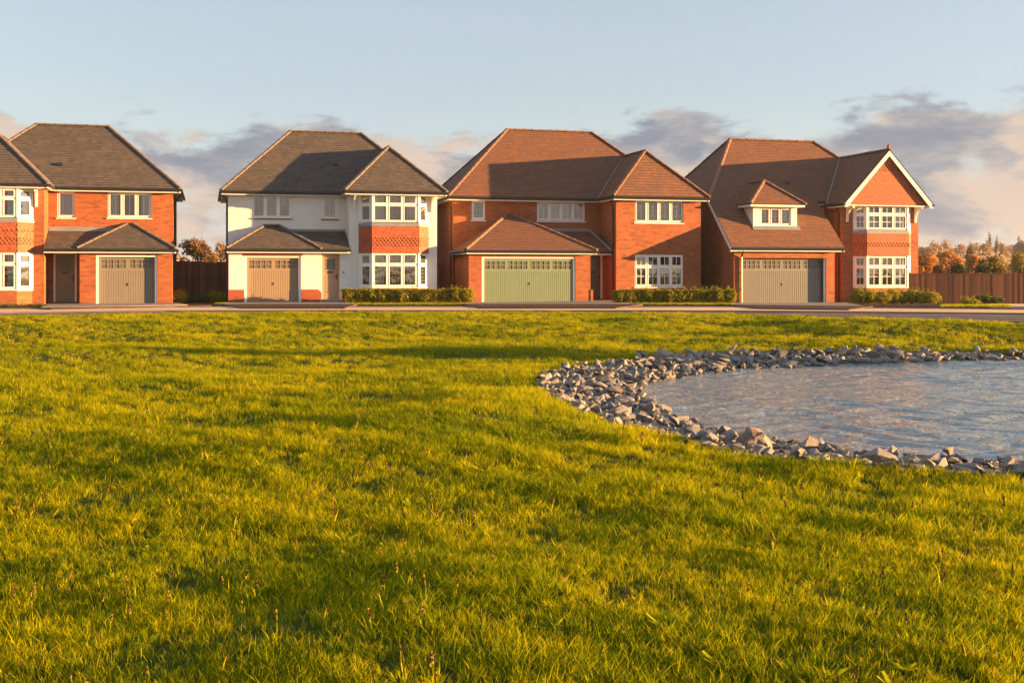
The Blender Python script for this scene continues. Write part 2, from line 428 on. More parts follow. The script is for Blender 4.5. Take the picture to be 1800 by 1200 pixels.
def garage_door(H, u0, u1, z1, v, groups, paint, depth, framed=True, dark_mull=False):
    """steel up-and-over door in a white frame"""
    w = u1 - u0
    if framed:
        f = MB(); e = 0.10
        f.box(0, e, 0.03, 0.10, 0, z1); f.box(w - e, w, 0.03, 0.10, 0, z1); f.box(e, w - e, 0.03, 0.10, z1 - 0.07, z1)
        f.build('garage_door_frame', M['upvc'], H, (u0, v, 0))
    else:
        e = 0.0
        f = MB(); f.box(w - 0.09, w, 0.04, 0.12, 0, z1); f.build('garage_door_frame', M['upvc'], H, (u0, v, 0)); e = 0.0
    a0, a1 = (e, w - e) if framed else (0.0, w - 0.09); top = z1 - (0.07 if framed else 0.0)
    y = depth
    zb0, zb1 = top - 0.47, top - 0.12                            # band of lights
    m = MB(); gw = (a1 - a0) / groups; holes = []
    for g in range(groups):
        x0 = a0 + g * gw + (0.10 if groups == 2 else 0.07); x1 = a0 + (g + 1) * gw - (0.06 if groups == 2 else 0.07)
        holes.append((x0, x1, zb0, zb1))
    wall(m, 'u', y, a0, a1, zb0 - 0.10, top, holes, 0.02)
    # vertical boarding with real grooves
    n = int((a1 - a0) / 0.095); st = (a1 - a0) / n
    for i in range(n):
        x = a0 + i * st
        m.face([(x, y, 0.02), (x + st * 0.8, y, 0.02), (x + st * 0.8, y, zb0 - 0.10), (x, y, zb0 - 0.10)])
        m.face([(x + st * 0.8, y, 0.02), (x + st * 0.9, y + 0.018, 0.02), (x + st * 0.9, y + 0.018, zb0 - 0.10), (x + st * 0.8, y, zb0 - 0.10)])
        m.face([(x + st * 0.9, y + 0.018, 0.02), (x + st, y, 0.02), (x + st, y, zb0 - 0.10), (x + st * 0.9, y + 0.018, zb0 - 0.10)])
    m.box(a0, a1, y - 0.008, y + 0.01, 0.0, 0.03)
    d = m.build('garage_door', M[paint], H, (u0, v, 0))
    b = MB()
    for x0, x1, q0, q1 in holes:
        p = MB(); p.face([(x0, y + 0.016, q0), (x1, y + 0.016, q0), (x1, y + 0.016, q1), (x0, y + 0.016, q1)]); p.build('pane', M['garage_glass'], d)
        k = 4
        for i in range(1, k):
            x = x0 + (x1 - x0) * i / k; b.box(x - 0.018, x + 0.018, y - 0.002, y + 0.012, q0, q1)
        b.box(x0, x1, y - 0.001, y + 0.011, (q0 + q1) / 2 - 0.012, (q0 + q1) / 2 + 0.012)
    tag(b.build('glazing_bars', M[paint], d), kind='stuff')
    hm = MB(); cx = (a0 + a1) / 2 + 0.02
    hm.tube([(cx, y - 0.002, 0.86), (cx, y - 0.012, 0.86)], 0.026, 8); hm.box(cx - 0.012, cx + 0.012, y - 0.02, y - 0.012, 0.76, 0.875)
    hm.build('handle', M['dark_metal'], d)
    return d

def front_door(H, u0, u1, z0, z1, v, paint, frame=True, light='square'):
    w, h = u1 - u0, z1 - z0
    f = MB(); e = 0.075
    f.box(0, e, 0, 0.09, 0, h); f.box(w - e, w, 0, 0.09, 0, h); f.box(e, w - e, 0, 0.09, h - e, h)
    f.build('door_frame', M['upvc'] if frame else M[paint], H, (u0, v, z0))
    m = MB(); y = 0.04; gx0, gx1 = w / 2 - 0.19, w / 2 + 0.19; gz0, gz1 = h - 0.75, h - 0.26
    wall(m, 'u', y, e, w - e, 0.03, h - e, [(gx0, gx1, gz0, gz1)], 0.02)
    m.box(gx0 - 0.03, gx1 + 0.03, y - 0.014, y + 0.002, gz0 - 0.03, gz0); m.box(gx0 - 0.03, gx1 + 0.03, y - 0.014, y + 0.002, gz1, gz1 + 0.03)
    m.box(gx0 - 0.03, gx0, y - 0.013, y + 0.002, gz0, gz1); m.box(gx1, gx1 + 0.03, y - 0.013, y + 0.002, gz0, gz1)
    n = 5
    for i in range(n):
        x0 = e + 0.10 + (w - 2 * e - 0.20) * i / n; m.box(x0 + 0.005, x0 + (w - 2 * e - 0.2) / n - 0.005, y - 0.008, y + 0.001, 0.12, gz0 - 0.22)
    d = m.build('front_door', M[paint], H, (u0, v, z0))
    p = MB(); p.face([(gx0, y + 0.015, gz0), (gx1, y + 0.015, gz0), (gx1, y + 0.015, gz1), (gx0, y + 0.015, gz1)]); p.build('pane', M['frost'], d)
    l = MB(); l.box(w / 2 - 0.14, w / 2 + 0.14, y - 0.02, y - 0.001, gz0 - 0.14, gz0 - 0.08); l.build('letter_box', M['dark_metal'], d)
    k = MB(); k.box(w - e - 0.075, w - e - 0.035, y - 0.012, y, 0.92, 1.16); k.tube([(w - e - 0.055, y - 0.03, 1.04), (w - e - 0.17, y - 0.035, 1.04)], 0.012, 6); k.build('handle', M['dark_metal'], d)
    t = MB(); t.box(0.0, w, -0.03, 0.1, -0.03, 0.03); t.build('threshold', M['dark_metal'], H, (u0, v, z0))
    return d

def eave(H, p0, p1, z, inn, soff=0.28, fh=0.15, g=True):
    """fascia board, soffit and gutter along p0-p1 (u,v); inn = unit vector towards the wall"""
    p0, p1, inn = Vector((*p0, 0)), Vector((*p1, 0)), Vector((*inn, 0)); d = (p1 - p0).normalized()
    f = MB(); a, b = p0 + inn * 0.035, p1 + inn * 0.035
    f.prism([a + Vector((0, 0, z - fh - 0.045)), b + Vector((0, 0, z - fh - 0.045)), b + Vector((0, 0, z - 0.045)), a + Vector((0, 0, z - 0.045))], inn * 0.025)
    if soff > 0.03:
        a2, b2 = a + inn * 0.027, b + inn * 0.027
        f.prism([a2 + Vector((0, 0, z - fh - 0.043)), b2 + Vector((0, 0, z - fh - 0.043)), b2 + inn * soff + Vector((0, 0, z - fh - 0.043)), a2 + inn * soff + Vector((0, 0, z - fh - 0.043))], (0, 0, 0.012))
    f.build('fascia', M['fascia'], H)
    if g:
        t = MB(); q = Vector((0, 0, z - 0.075)) - inn * 0.03
        t.tube([p0 + q - d * 0.02, p1 + q + d * 0.02], 0.062, 8)
        t.build('gutter', M['gutter'], H)

def downpipe(H, u, v, z, z0=0.0, off=(0, -1), kink=0.22):
    off = Vector((*off, 0)); b = Vector((u, v, 0)) + off * 0.06
    t = MB(); t.tube([b + off * kink + Vector((0, 0, z)), b + off * kink + Vector((0, 0, z - 0.10)), b + Vector((0, 0, z - 0.36)), b + Vector((0, 0, z0))], 0.038, 8)
    for q in (0.25, 0.55, 0.8): t.tube([b + Vector((0, 0, z * q)), b + Vector((0, 0, z * q + 0.05))], 0.05, 8)
    t.build('downpipe', M['gutter'], H)

def bracket(H, u, v, z, h=0.72, d=0.42, th=0.09):
    """curved white gallows bracket under the projecting eave"""
    m = MB(); pts = [(0, z), (-d, z), (-d, z - 0.09)]
    for i in range(9):
        a = math.pi / 2 * i / 8; pts.append((-0.10 - (d - 0.10) * (1 - math.sin(a)), z - 0.10 - (h - 0.22) * (1 - math.cos(a))))
    pts += [(-0.10, z - h), (0, z - h)]
    m.prism([(u - th / 2, v + p[0], p[1]) for p in pts], (th, 0, 0)); m.build('eave_bracket', M['fascia'], H)

def hung_tiles(mb, o, d, n, length, z0, z1, mode='band', tri=None, club=None):
    """plain tiles hung on a surface: o origin, d along, n outward. mode picks rows with shaped bottoms"""
    o, d, n = Vector(o), Vector(d).normalized(), Vector(n).normalized(); g = 0.105; tw = 0.165
    rows = int(round((z1 - z0) / g)); g = (z1 - z0) / rows
    for r in range(rows):
        zb = z0 + r * g; zt = zb + g * 1.1 if r < rows - 1 else zb + g
        x = -(tw / 2 if r % 2 else 0)
        shaped = club(r, rows) if club else False
        while x < length:
            a, b = max(x, 0) + 0.004, min(x + tw, length) - 0.004; x += tw
            if b - a < 0.03: continue
            if tri:
                l0, l1 = tri(zb + g * 0.4)
                if (a + b) / 2 < l0 or (a + b) / 2 > l1: continue
                a, b = max(a, l0 - 0.03), min(b, l1 + 0.03)
                if b - a < 0.03: continue
            th = 0.018 + rnd.uniform(0, 0.003); P = lambda s, z, k: o + d * s + n * k + Vector((0, 0, z))
            fr = 0.004
            if shaped:
                w = b - a
                lo = [(a, zb + g * 0.62), (a + w * 0.5, zb - g * 0.22), (b, zb + g * 0.62)]
            else: lo = [(a, zb), (b, zb)]
            top = [(b, zt), (a, zt)]
            mb.face([P(s, z, th) for s, z in lo] + [P(s, z, fr) for s, z in top])
            for p, q in zip(lo, lo[1:]): mb.face([P(*p, -0.002), P(*q, -0.002), P(*q, th), P(*p, th)])

def bay(H, uL, uR, w, p, v, lev, up, lo, wmat, lights=3, bars=(2, 3), barw=0.012, club=None, cl_up='sides', cl_lo='sides'):
    """canted bay of two storeys: lev = (zbase top, lower window top, tile bottom.., tile top, upper window top)"""
    zA, zB, zC, zD = lev
    plan = [(uL, v), (uL + w, v - p), (uR - w, v - p), (uR, v)]
    def ring(e, z): # plan grown outwards by e
        return [Vector((uL - e, v, z)), Vector((uL + w - e * 0.4, v - p - e, z)), Vector((uR - w + e * 0.4, v - p - e, z)), Vector((uR + e, v, z))]
    # brick base
    m = MB(); m.prism([Vector((*q, -0.05)) for q in plan], (0, 0, zA + 0.05)); m.build('bay_base', M[wmat], H)
    # tile-hung panel: backing, tiles, lead apron
    m = MB(); m.prism(ring(0.05, zB), (0, 0, zC - zB)); m.build('bay_panel', M['hung_dk'], H)
    t = MB(); r0 = ring(0.055, 0)
    for a, b in zip(r0, r0[1:]):
        d = b - a; nrm = Vector((d.y, -d.x, 0)); hung_tiles(t, a, d, nrm, d.length, zB + 0.005, zC - 0.14, club=club)
    tag(t.build('hung_tiles', M['hung'], H), kind='stuff')
    l = MB(); rb, rt = ring(0.09, zC - 0.19), ring(0.06, zC - 0.035)
    for i in range(3): l.face([rb[i], rb[i + 1], rt[i + 1], rt[i]])
    l.face(rb[::-1]); l.face(rt); l.build('lead_apron', M['lead'], H)
    # windows on the three faces, with corner posts
    for (z0, z1) in ((zA, zB), (zC + 0.006, zD)):
        for i, q in enumerate(plan):
            r = 0.055 if i in (1, 2) else 0.045; c = MB()
            c.tube([(q[0], q[1] + 0.02, z0), (q[0], q[1] + 0.02, z1)], r, 8); c.build('corner_post', M['upvc'], H)
    for k, (z0, z1, tr, cl) in enumerate(((zA, zB, lo, cl_lo), (zC + 0.006, zD, up, cl_up))):
        for i in range(3):
            a, b = Vector(plan[i]), Vector(plan[i + 1]); d = b - a; L = d.length; rz = math.atan2(d.y, d.x); d.normalize()
            e = 0.03; o = a + d * e
            window(H, o.x, o.y, z0, L - 2 * e, z1 - z0, n=(lights if i == 1 else 1), transom=tr, bars=bars, tbars=(bars[0], max(1, bars[1] - 1)), rz=rz,
                   curtain=(cl if i == 1 else None), inset=-0.005, barw=barw, edge=0.05 if i == 1 else 0.07, mull=0.085,
                   sill=('upvc' if i == 1 or True else None))
    # ceiling and floor of the bay room so that nothing shows through
    m = MB(); m.prism([Vector((*q, zD)) for q in plan], (0, 0, 0.04)); m.build('bay_head', M['fascia'], H)

def roof(H, faces, mat, gauge, lines, name='roof'):
    mb = MB()
    for f in faces: roof_face(mb, f, gauge)
    r = mb.build(name, M[mat], H)
    rm = M['ridge_slate'] if mat == 'slate' else M['ridge_clay']
    for a, b in lines: ridge_line(r, a, b, rm)
    return r

def valley(H, pts):
    m = MB()
    for a, b in zip(pts, pts[1:]): m.tube([Vector(a) + Vector((0, 0, 0.01)), Vector(b) + Vector((0, 0, 0.01))], 0.045, 5)
    m.build('valley_lead', M['lead'], H)

def vent(r, u, v, z, k):
    m = MB(); n = Vector((0, -k, 1)).normalized(); s = Vector((0, 1, k)).normalized(); o = Vector((u, v, z)) + n * 0.03
    x = Vector((1, 0, 0)); m.prism([o - x * 0.12 - s * 0.09, o + x * 0.12 - s * 0.09, o + x * 0.12 + s * 0.09, o - x * 0.12 + s * 0.09], n * 0.05)
    m.build('roof_vent', M['gutter'], r)

M['garage_glass'] = plain('obscure_garage_glass', (0.13, 0.115, 0.10), 0.28, 0.25, 6)
M['step'] = plain('grey_step_paving', (0.30, 0.27, 0.27), 0.85, 0.1)
TH = R(15); CT, ST = math.cos(TH), math.sin(TH)
def house(name, x, y, z, size, label):
    h = empty(name, (x, y, z), TH); h.scale = (size, size, size); return tag(h, label, 'house', 'detached houses along the road')

def rooms(H, rects):
    """inner floors and partitions: what one sees through the glass"""
    for (u0, u1, v0, v1, z) in rects:
        m = MB(); m.box(u0, u1, v0, v1, z, z + 0.2); m.build('floor', M['room'], H)

# ---------------- house 1: grey-brown roof, orange brick, cut by the left edge of the frame
def house_one():
    H = house('brick_house', -14.39, 48.2, 0.0, 1.0, 'orange brick house with dark grey roof and beige single garage at the left edge')
    k = 0.9; z = 4.95
    w = MB()
    wins = [(-4.70, -4.0, 3.66, 4.76), (-2.68, -0.91, 3.68, 4.76)]
    wall(w, 'u', 1.2, -5.06, 0.0, 2.3, 5.1, wins)                                    # main front, upper
    wall(w, 'u', 1.2, -5.06, -3.69, 0, 2.3, [(-4.85, -3.93, 0.05, 2.17)])
    wall(w, 'u', 0, -3.69, 0, 0, 2.3, [(-3.05, -0.60, 0, 2.05)], 0.2)                   # garage front
    wall(w, 'v', -3.69, 0, 1.2, 0, 2.35); wall(w, 'v', 0.0, 0, 7.2, 0, 2.45); wall(w, 'v', 0.0, 1.2, 7.2, 2.45, 5.1)
    bay_h = (-8.2, -5.56, 0.62, 4.74)
    wall(w, 'u', 0, -8.85, -5.06, 0, 5.1, [bay_h], 0.1); wall(w, 'v', -5.06, 0, 1.2, 0, 5.1)
    wall(w, 'v', -8.85, 0, 7.2, 0, 5.1); wall(w, 'u', 7.2, -8.85, 0.0, 0, 5.1)
    w.build('wall', M['brick'], H)
    window(H, -4.70, 1.2, 3.66, 0.70, 1.10, n=1, bars=(1, 1), curtain='full')
    window(H, -2.68, 1.2, 3.68, 1.77, 1.08, n=3, bars=(2, 1), curtain='sides', barw=0.012)
    bay(H, -8.2, -5.52, 0.52, 0.42, 0, (0.66, 2.14, 3.56, 4.74), 0.32, 0.30, 'brick', bars=(1, 1), club=lambda r, n: 3 <= r <= 5 or r in (8,))
    # roofs
    zr = z + k * 3.3; E = 0.32
    f = [[(-9.15, 0.9, z), (E, 0.9, z), (-2.88, 4.2, zr), (-5.95, 4.2, zr)], [(E, 0.9, z), (E, 7.5, z), (-2.88, 4.2, zr)],
         [(E, 7.5, z), (-9.15, 7.5, z), (-5.95, 4.2, zr), (-2.88, 4.2, zr)], [(-9.15, 7.5, z), (-9.15, 0.9, z), (-5.95, 4.2, zr)]]
    uL, uR, v0 = -9.35, -4.82, -0.62; um = (uL + uR) / 2; hf = (uR - uL) / 2; kw = 0.97; zp = z + kw * hf; vb = 0.9 + (zp - z) / k
    f += [[(uL, v0, z), (uR, v0, z), (um, v0 + hf, zp)], [(uR, v0, z), (uR, 0.9, z), (um, vb, zp), (um, v0 + hf, zp)], [(uL, 0.9, z), (uL, v0, z), (um, v0 + hf, zp), (um, vb, zp)]]
    r = roof(H, f, 'slate', 0.165, [((-5.95, 4.2, zr), (-2.88, 4.2, zr)), ((E, 0.9, z), (-2.88, 4.2, zr)), ((-9.15, 0.9, z), (-5.95, 4.2, zr)), ((E, 7.5, z), (-2.88, 4.2, zr)),
            ((uL, v0, z), (um, v0 + hf, zp)), ((uR, v0, z), (um, v0 + hf, zp)), ((um, v0 + hf, zp), (um, vb, zp))])
    valley(H, [(uR, 0.9, z), (um, vb, zp)])
    vent(r, -4.7, 2.0, z + k * 1.1, k)
    eave(H, (uR, 0.9), (E, 0.9), z, (0, 1)); eave(H, (E, 0.9), (E, 7.5), z, (-1, 0)); eave(H, (uL, v0), (uR, v0), z, (0, 1), 0.62); eave(H, (uR, v0), (uR, 0.9), z, (-1, 0), 0.2)
    # garage roof and canopy
    zg = 2.33; t = 3.40
    f = [[(-3.78, -0.3, zg), (0.16, -0.3, zg), (-1.62, 1.2, t), (-1.92, 1.2, t)], [(0.16, -0.3, zg), (0.16, 1.2, zg), (-1.62, 1.2, t)], [(-3.78, 1.2, zg), (-3.78, -0.3, zg), (-1.92, 1.2, t)]]
    roof(H, f, 'slate', 0.165, [((-3.78, -0.3, zg), (-1.92, 1.2, t)), ((0.16, -0.3, zg), (-1.62, 1.2, t))], 'garage_roof')
    roof(H, [[(-5.05, -0.3, zg), (-3.80, -0.3, zg), (-2.2, 1.2, 3.10), (-5.05, 1.2, 3.10)]], 'slate', 0.165, [], 'porch_roof')
    m = MB(); m.box(-5.04, -2.4, 1.13, 1.195, 3.08, 3.26); m.build('flashing', M['lead'], H)
    eave(H, (-3.78, -0.3), (0.16, -0.3), zg, (0, 1)); eave(H, (-5.05, -0.3), (-3.79, -0.3), zg, (0, 1), 1.4); eave(H, (0.16, -0.3), (0.16, 1.2), zg, (-1, 0), 0.1)
    garage_door(H, -3.05, -0.60, 2.05, 0, 2, 'garage_beige', 0.17)
    front_door(H, -4.85, -3.93, 0.05, 2.17, 1.2, 'door_olive')
    bracket(H, -5.36, 0, 4.74); bracket(H, -8.5, 0, 4.74)
    downpipe(H, 0.0, 2.4, 4.85, off=(1, 0)); downpipe(H, 0.0, 1.0, 2.28, off=(1, 0), kink=0.1)
    rooms(H, [(-8.8, -0.1, 1.3, 7.1, 2.4), (-8.8, -5.2, 0.1, 1.3, 2.3), (-8.8, -0.1, 1.3, 7.1, 0.0)])
    m = MB(); m.box(-5.0, -3.75, 1.1, 1.19, 0.0, 0.045); m.build('door_step', M['step'], H)
    # alarm lamp on the bay side
    return H

# ---------------- house 2: white render
def house_two():
    H = house('white_house', -12.10, 48.6, 0.038, 0.972, 'white rendered house with dark grey roof, tan single garage and red tile-hung bay')
    k = 0.945; z = 5.0
    w = MB(); wins = [(1.04, 2.80, 3.80, 4.88), (4.18, 4.88, 3.80, 4.88)]
    wall(w, 'u', 1.2, 0, 5.28, 2.3, 5.15, wins)
    wall(w, 'u', 0, 0, 5.28, 0.0, 2.4, [(0.68, 3.13, 0, 2.05), (4.06, 4.86, 0.10, 2.20)], 0.2)
    wall(w, 'v', 0, 0, 7.2, 0, 2.4); wall(w, 'v', 0, 1.2, 7.2, 2.4, 5.15)
    wall(w, 'u', 0, 5.28, 9.31, 0, 5.15, [(5.78, 8.84, 0.66, 4.86)], 0.1); wall(w, 'v', 5.28, 0, 1.2, 2.2, 5.15)
    wall(w, 'v', 9.31, 0, 7.2, 0, 5.15); wall(w, 'u', 7.2, 0, 9.31, 0, 5.15)
    w.build('wall', M['render'], H)
    for a, b in ((-0.02, 0.66), (3.15, 4.04)):
        m = MB(); 
        if a < 0: m.box(a, b, -0.02, 0.0, 0, 0.57)
        else: m.prism([(a, -0.02, 0), (b, -0.02, 0), (b, -0.02, 0.40), (b - 0.05, -0.02, 0.50), (b - 0.16, -0.02, 0.57), (a, -0.02, 0.57)], (0, 0.0185, 0))
        m.build('plinth', M['plinth'], H)
    m = MB(); m.box(4.9, 9.33, -0.02, -0.002, 0, 0.57); m.build('plinth', M['plinth'], H)
    m = MB(); m.box(0.60, 3.20, -0.012, -0.002, 2.06, 2.19); m.build('soldier_course', M['plinth'], H)
    window(H, 1.04, 1.2, 3.80, 1.76, 1.08, n=3, bars=(3, 4), curtain='full', sill='plinth', barw=0.009)
    window(H, 4.18, 1.2, 3.80, 0.70, 1.08, n=1, bars=(3, 4), curtain='full', sill='plinth', barw=0.009)
    bay(H, 5.76, 8.86, 0.50, 0.42, 0, (0.68, 2.20, 3.60, 4.86), 0.36, 0.33, 'plinth', bars=(4, 5), barw=0.008, club=lambda r, n: 3 <= r <= 6)
    zr = z + k * 3.3; uA, uB = -0.32, 9.67
    f = [[(uA, 0.9, z), (uB, 0.9, z), (6.37, 4.2, zr), (2.95, 4.2, zr)], [(uB, 0.9, z), (uB, 7.5, z), (6.37, 4.2, zr)], [(uB, 7.5, z), (uA, 7.5, z), (2.95, 4.2, zr), (6.37, 4.2, zr)], [(uA, 7.5, z), (uA, 0.9, z), (2.95, 4.2, zr)]]
    uL, uR, v0 = 5.0, 9.66, -0.62; um = (uL + uR) / 2; hf = (uR - uL) / 2; kw = 0.96; zp = z + kw * hf; vb = 0.9 + (zp - z) / k
    f += [[(uL, v0, z), (uR, v0, z), (um, v0 + hf, zp)], [(uL, 0.9, z), (uL, v0, z), (um, v0 + hf, zp), (um, vb, zp)], [(uR, v0, z), (uR, 0.9, z), (um, vb, zp), (um, v0 + hf, zp)]]
    r = roof(H, f, 'slate', 0.165, [((2.95, 4.2, zr), (6.37, 4.2, zr)), ((uA, 0.9, z), (2.95, 4.2, zr)), ((uB, 0.9, z), (6.37, 4.2, zr)), ((uA, 7.5, z), (2.95, 4.2, zr)), ((uB, 7.5, z), (6.37, 4.2, zr)),
            ((uL, v0, z), (um, v0 + hf, zp)), ((uR, v0, z), (um, v0 + hf, zp)), ((um, v0 + hf, zp), (um, vb, zp))])
    valley(H, [(uL, 0.9, z), (um, vb, zp)]); vent(r, 4.9, 2.4, z + k * 1.5, k)
    eave(H, (uA, 0.9), (uL, 0.9), z, (0, 1)); eave(H, (uL, v0), (uR, v0), z, (0, 1), 0.62); eave(H, (uL, 0.9), (uL, v0), z, (1, 0), 0.2); eave(H, (uR, v0), (uR, 7.5), z, (-1, 0)); eave(H, (uA, 7.5), (uA, 0.9), z, (1, 0))
    zg, t = 2.38, 3.46
    f = [[(-0.12, -0.3, zg), (4.02, -0.3, zg), (2.25, 1.2, t), (1.62, 1.2, t)], [(4.02, -0.3, zg), (4.02, 1.2, zg), (2.25, 1.2, t)], [(-0.12, 1.2, zg), (-0.12, -0.3, zg), (1.62, 1.2, t)]]
    roof(H, f, 'slate', 0.165, [((-0.12, -0.3, zg), (1.62, 1.2, t)), ((4.02, -0.3, zg), (2.25, 1.2, t)), ((1.62, 1.17, t), (2.25, 1.17, t))], 'garage_roof')
    roof(H, [[(4.03, -0.3, zg), (5.30, -0.3, zg), (5.22, 1.2, 3.22), (2.6, 1.2, 3.22)]], 'slate', 0.165, [], 'porch_roof')
    m = MB(); m.box(2.7, 5.22, 1.15, 1.195, 3.18, 3.30); m.build('flashing', M['lead'], H)
    eave(H, (-0.12, -0.3), (4.02, -0.3), zg, (0, 1)); eave(H, (4.03, -0.3), (5.3, -0.3), zg, (0, 1)); eave(H, (-0.12, 1.2), (-0.12, -0.3), zg, (1, 0), 0.1)
    garage_door(H, 0.68, 3.13, 2.05, 0, 2, 'garage_tan', 0.15)
    front_door(H, 4.06, 4.86, 0.10, 2.20, 0.12, 'door_tan', frame=False)
    bracket(H, 5.50, 0, 4.82); bracket(H, 9.08, 0, 4.82)
    downpipe(H, 0.0, 1.3, 4.95, off=(-1, 0)); downpipe(H, 0.0, 0.3, 2.3, off=(-1, 0), kink=0.08)
    m = MB(); m.box(3.95, 5.15, -0.75, -0.02, 0.0, 0.12); m.build('door_step', M['step'], H)
    m = MB(); m.box(5.0, 5.06, -0.025, 0, 1.3, 1.37); m.build('door_bell', M['dark_metal'], H)
    rooms(H, [(0.1, 9.2, 1.3, 7.1, 2.45), (5.4, 9.2, 0.1, 1.3, 2.3), (0.1, 9.2, 1.3, 7.1, 0.0)])
    return H

# ---------------- house 3: clay roof, double green garage
def house_three():
    H = house('brick_house', -1.927, 50.7, -0.019, 1.014, 'orange brick house with clay tile roof and wide sage green double garage door')
    z = 4.86; k = (8.43 - z) / 3.3
    w = MB()
    wall(w, 'u', 3.0, -0.05, 7.2, 2.2, 5.0, [(0.82, 1.47, 3.78, 4.70), (4.0, 6.39, 3.78, 4.70)])
    wall(w, 'u', 0, 0, 5.64, 0, 2.35, [(0.59, 4.93, 0, 2.02)], 0.16)
    wall(w, 'v', 0, 0, 3.0, 0, 2.4); wall(w, 'v', -0.05, 3.0, 9.0, 0, 5.0); wall(w, 'v', 5.64, 0, 2.3, 0, 2.4)
    wall(w, 'u', 2.3, 5.64, 7.2, 0, 2.6, [(6.05, 7.02, 0.05, 2.2)])
    wall(w, 'v', 7.2, 0.9, 3.0, 0, 5.0); wall(w, 'u', 0.9, 7.2, 11.46, 0, 5.0, [(8.13, 10.56, 3.66, 4.72), (8.13, 10.56, 0.66, 2.16)])
    wall(w, 'v', 11.46, 0.9, 9.0, 0, 5.0); wall(w, 'u', 9.0, -0.05, 11.46, 0, 5.0)
    w.build('wall', M['brick'], H)
    m = MB(); m.box(5.642, 5.76, -0.03, 0.35, 0, 0.55); m.build('plinth', M['brick'], H)
    window(H, 0.82, 3.0, 3.78, 0.65, 0.92, n=1, bars=(2, 3), curtain='full', barw=0.012)
    window(H, 4.0, 3.0, 3.78, 2.39, 0.92, n=4, bars=(2, 1), curtain='most', barw=0.02, frame='upvc_blue')
    window(H, 8.13, 0.9, 3.66, 2.43, 1.06, n=4, bars=(2, 4), curtain='full', barw=0.012)
    window(H, 8.13, 0.9, 0.66, 2.43, 1.50, n=4, transom=0.36, bars=(2, 2), tbars=(2, 1), curtain=None, barw=0.026, edge=0.07)
    zr = 8.43; uA, uB = -0.35, 11.8
    f = [[(uA, 2.7, z), (uB, 2.7, z), (7.76, 6, zr), (3.31, 6, zr)], [(uB, 2.7, z), (uB, 9.3, z), (7.76, 6, zr)], [(uB, 9.3, z), (uA, 9.3, z), (3.31, 6, zr), (7.76, 6, zr)], [(uA, 9.3, z), (uA, 2.7, z), (3.31, 6, zr)]]
    uL, uR, v0 = 6.95, 11.79, 0.6; um = 9.07; hf = 1.4; zp = 7.13; vb = 2.7 + (zp - z) / k      # front hip steeper than the sides
    f += [[(uL, v0, z), (uR, v0, z), (um, v0 + hf, zp)], [(uL, 2.7, z), (uL, v0, z), (um, v0 + hf, zp), (um, vb, zp)], [(uR, v0, z), (uR, 2.7, z), (um, vb, zp), (um, v0 + hf, zp)]]
    r = roof(H, f, 'clay', 0.16, [((3.31, 6, zr), (7.76, 6, zr)), ((uA, 2.7, z), (3.31, 6, zr)), ((uB, 2.7, z), (7.76, 6, zr)), ((uA, 9.3, z), (3.31, 6, zr)), ((uB, 9.3, z), (7.76, 6, zr)),
            ((uL, v0, z), (um, v0 + hf, zp)), ((uR, v0, z), (um, v0 + hf, zp)), ((um, v0 + hf, zp), (um, vb, zp))])
    valley(H, [(uL, 2.7, z), (um, vb, zp)])
    eave(H, (uA, 2.7), (uL, 2.7), z, (0, 1)); eave(H, (uL, 2.7), (uL, v0), z, (1, 0)); eave(H, (uL, v0), (uR, v0), z, (0, 1)); eave(H, (uR, v0), (uR, 9.3), z, (-1, 0)); eave(H, (uA, 9.3), (uA, 2.7), z, (1, 0))
    zg, t = 2.33, 4.06
    f = [[(-0.20, -0.3, zg), (5.86, -0.3, zg), (2.78, 3.0, t), (2.52, 3.0, t)], [(5.86, -0.3, zg), (5.86, 3.0, zg), (2.78, 3.0, t)], [(-0.20, 3.0, zg), (-0.20, -0.3, zg), (2.52, 3.0, t)]]
    roof(H, f, 'clay', 0.16, [((-0.20, -0.3, zg), (2.52, 3.0, t)), ((5.86, -0.3, zg), (2.78, 3.0, t))], 'garage_roof')
    roof(H, [[(5.2, 1.2, zg), (7.08, 1.2, zg), (6.62, 3.0, 3.32), (3.9, 3.0, 3.32)], [(7.08, 1.2, zg), (7.08, 3.0, zg), (6.62, 3.0, 3.32)]], 'clay', 0.16, [], 'porch_roof')
    m = MB(); m.tube([(7.08, 1.2, zg + 0.02), (6.62, 2.95, 3.34)], 0.06, 6); m.box(4.2, 6.66, 2.93, 2.995, 3.28, 3.42); m.build('flashing', M['lead'], H)
    eave(H, (-0.20, -0.3), (5.86, -0.3), zg, (0, 1)); eave(H, (-0.20, 3.0), (-0.20, -0.3), zg, (1, 0), 0.15); eave(H, (5.86, 1.2), (7.08, 1.2), zg, (0, 1), 1.0); eave(H, (5.86, -0.3), (5.86, 1.2), zg, (-1, 0), 0.15)
    garage_door(H, 0.59, 4.93, 2.02, 0, 4, 'garage_green', 0.07)
    front_door(H, 6.05, 7.02, 0.05, 2.2, 2.3, 'door_slate')
    downpipe(H, 7.2, 1.15, 4.75, off=(-1, 0), kink=0.12); downpipe(H, -0.05, 3.3, 4.75, off=(-1, 0), kink=0.2)
    downpipe(H, 11.46, 1.3, 4.75, off=(1, 0), kink=0.2)
    rooms(H, [(0.1, 11.3, 3.1, 8.9, 2.5), (7.3, 11.3, 1.0, 3.1, 2.5), (0.1, 11.3, 3.1, 8.9, 0.0), (7.3, 11.3, 1.0, 3.1, 0.0)])
    return H

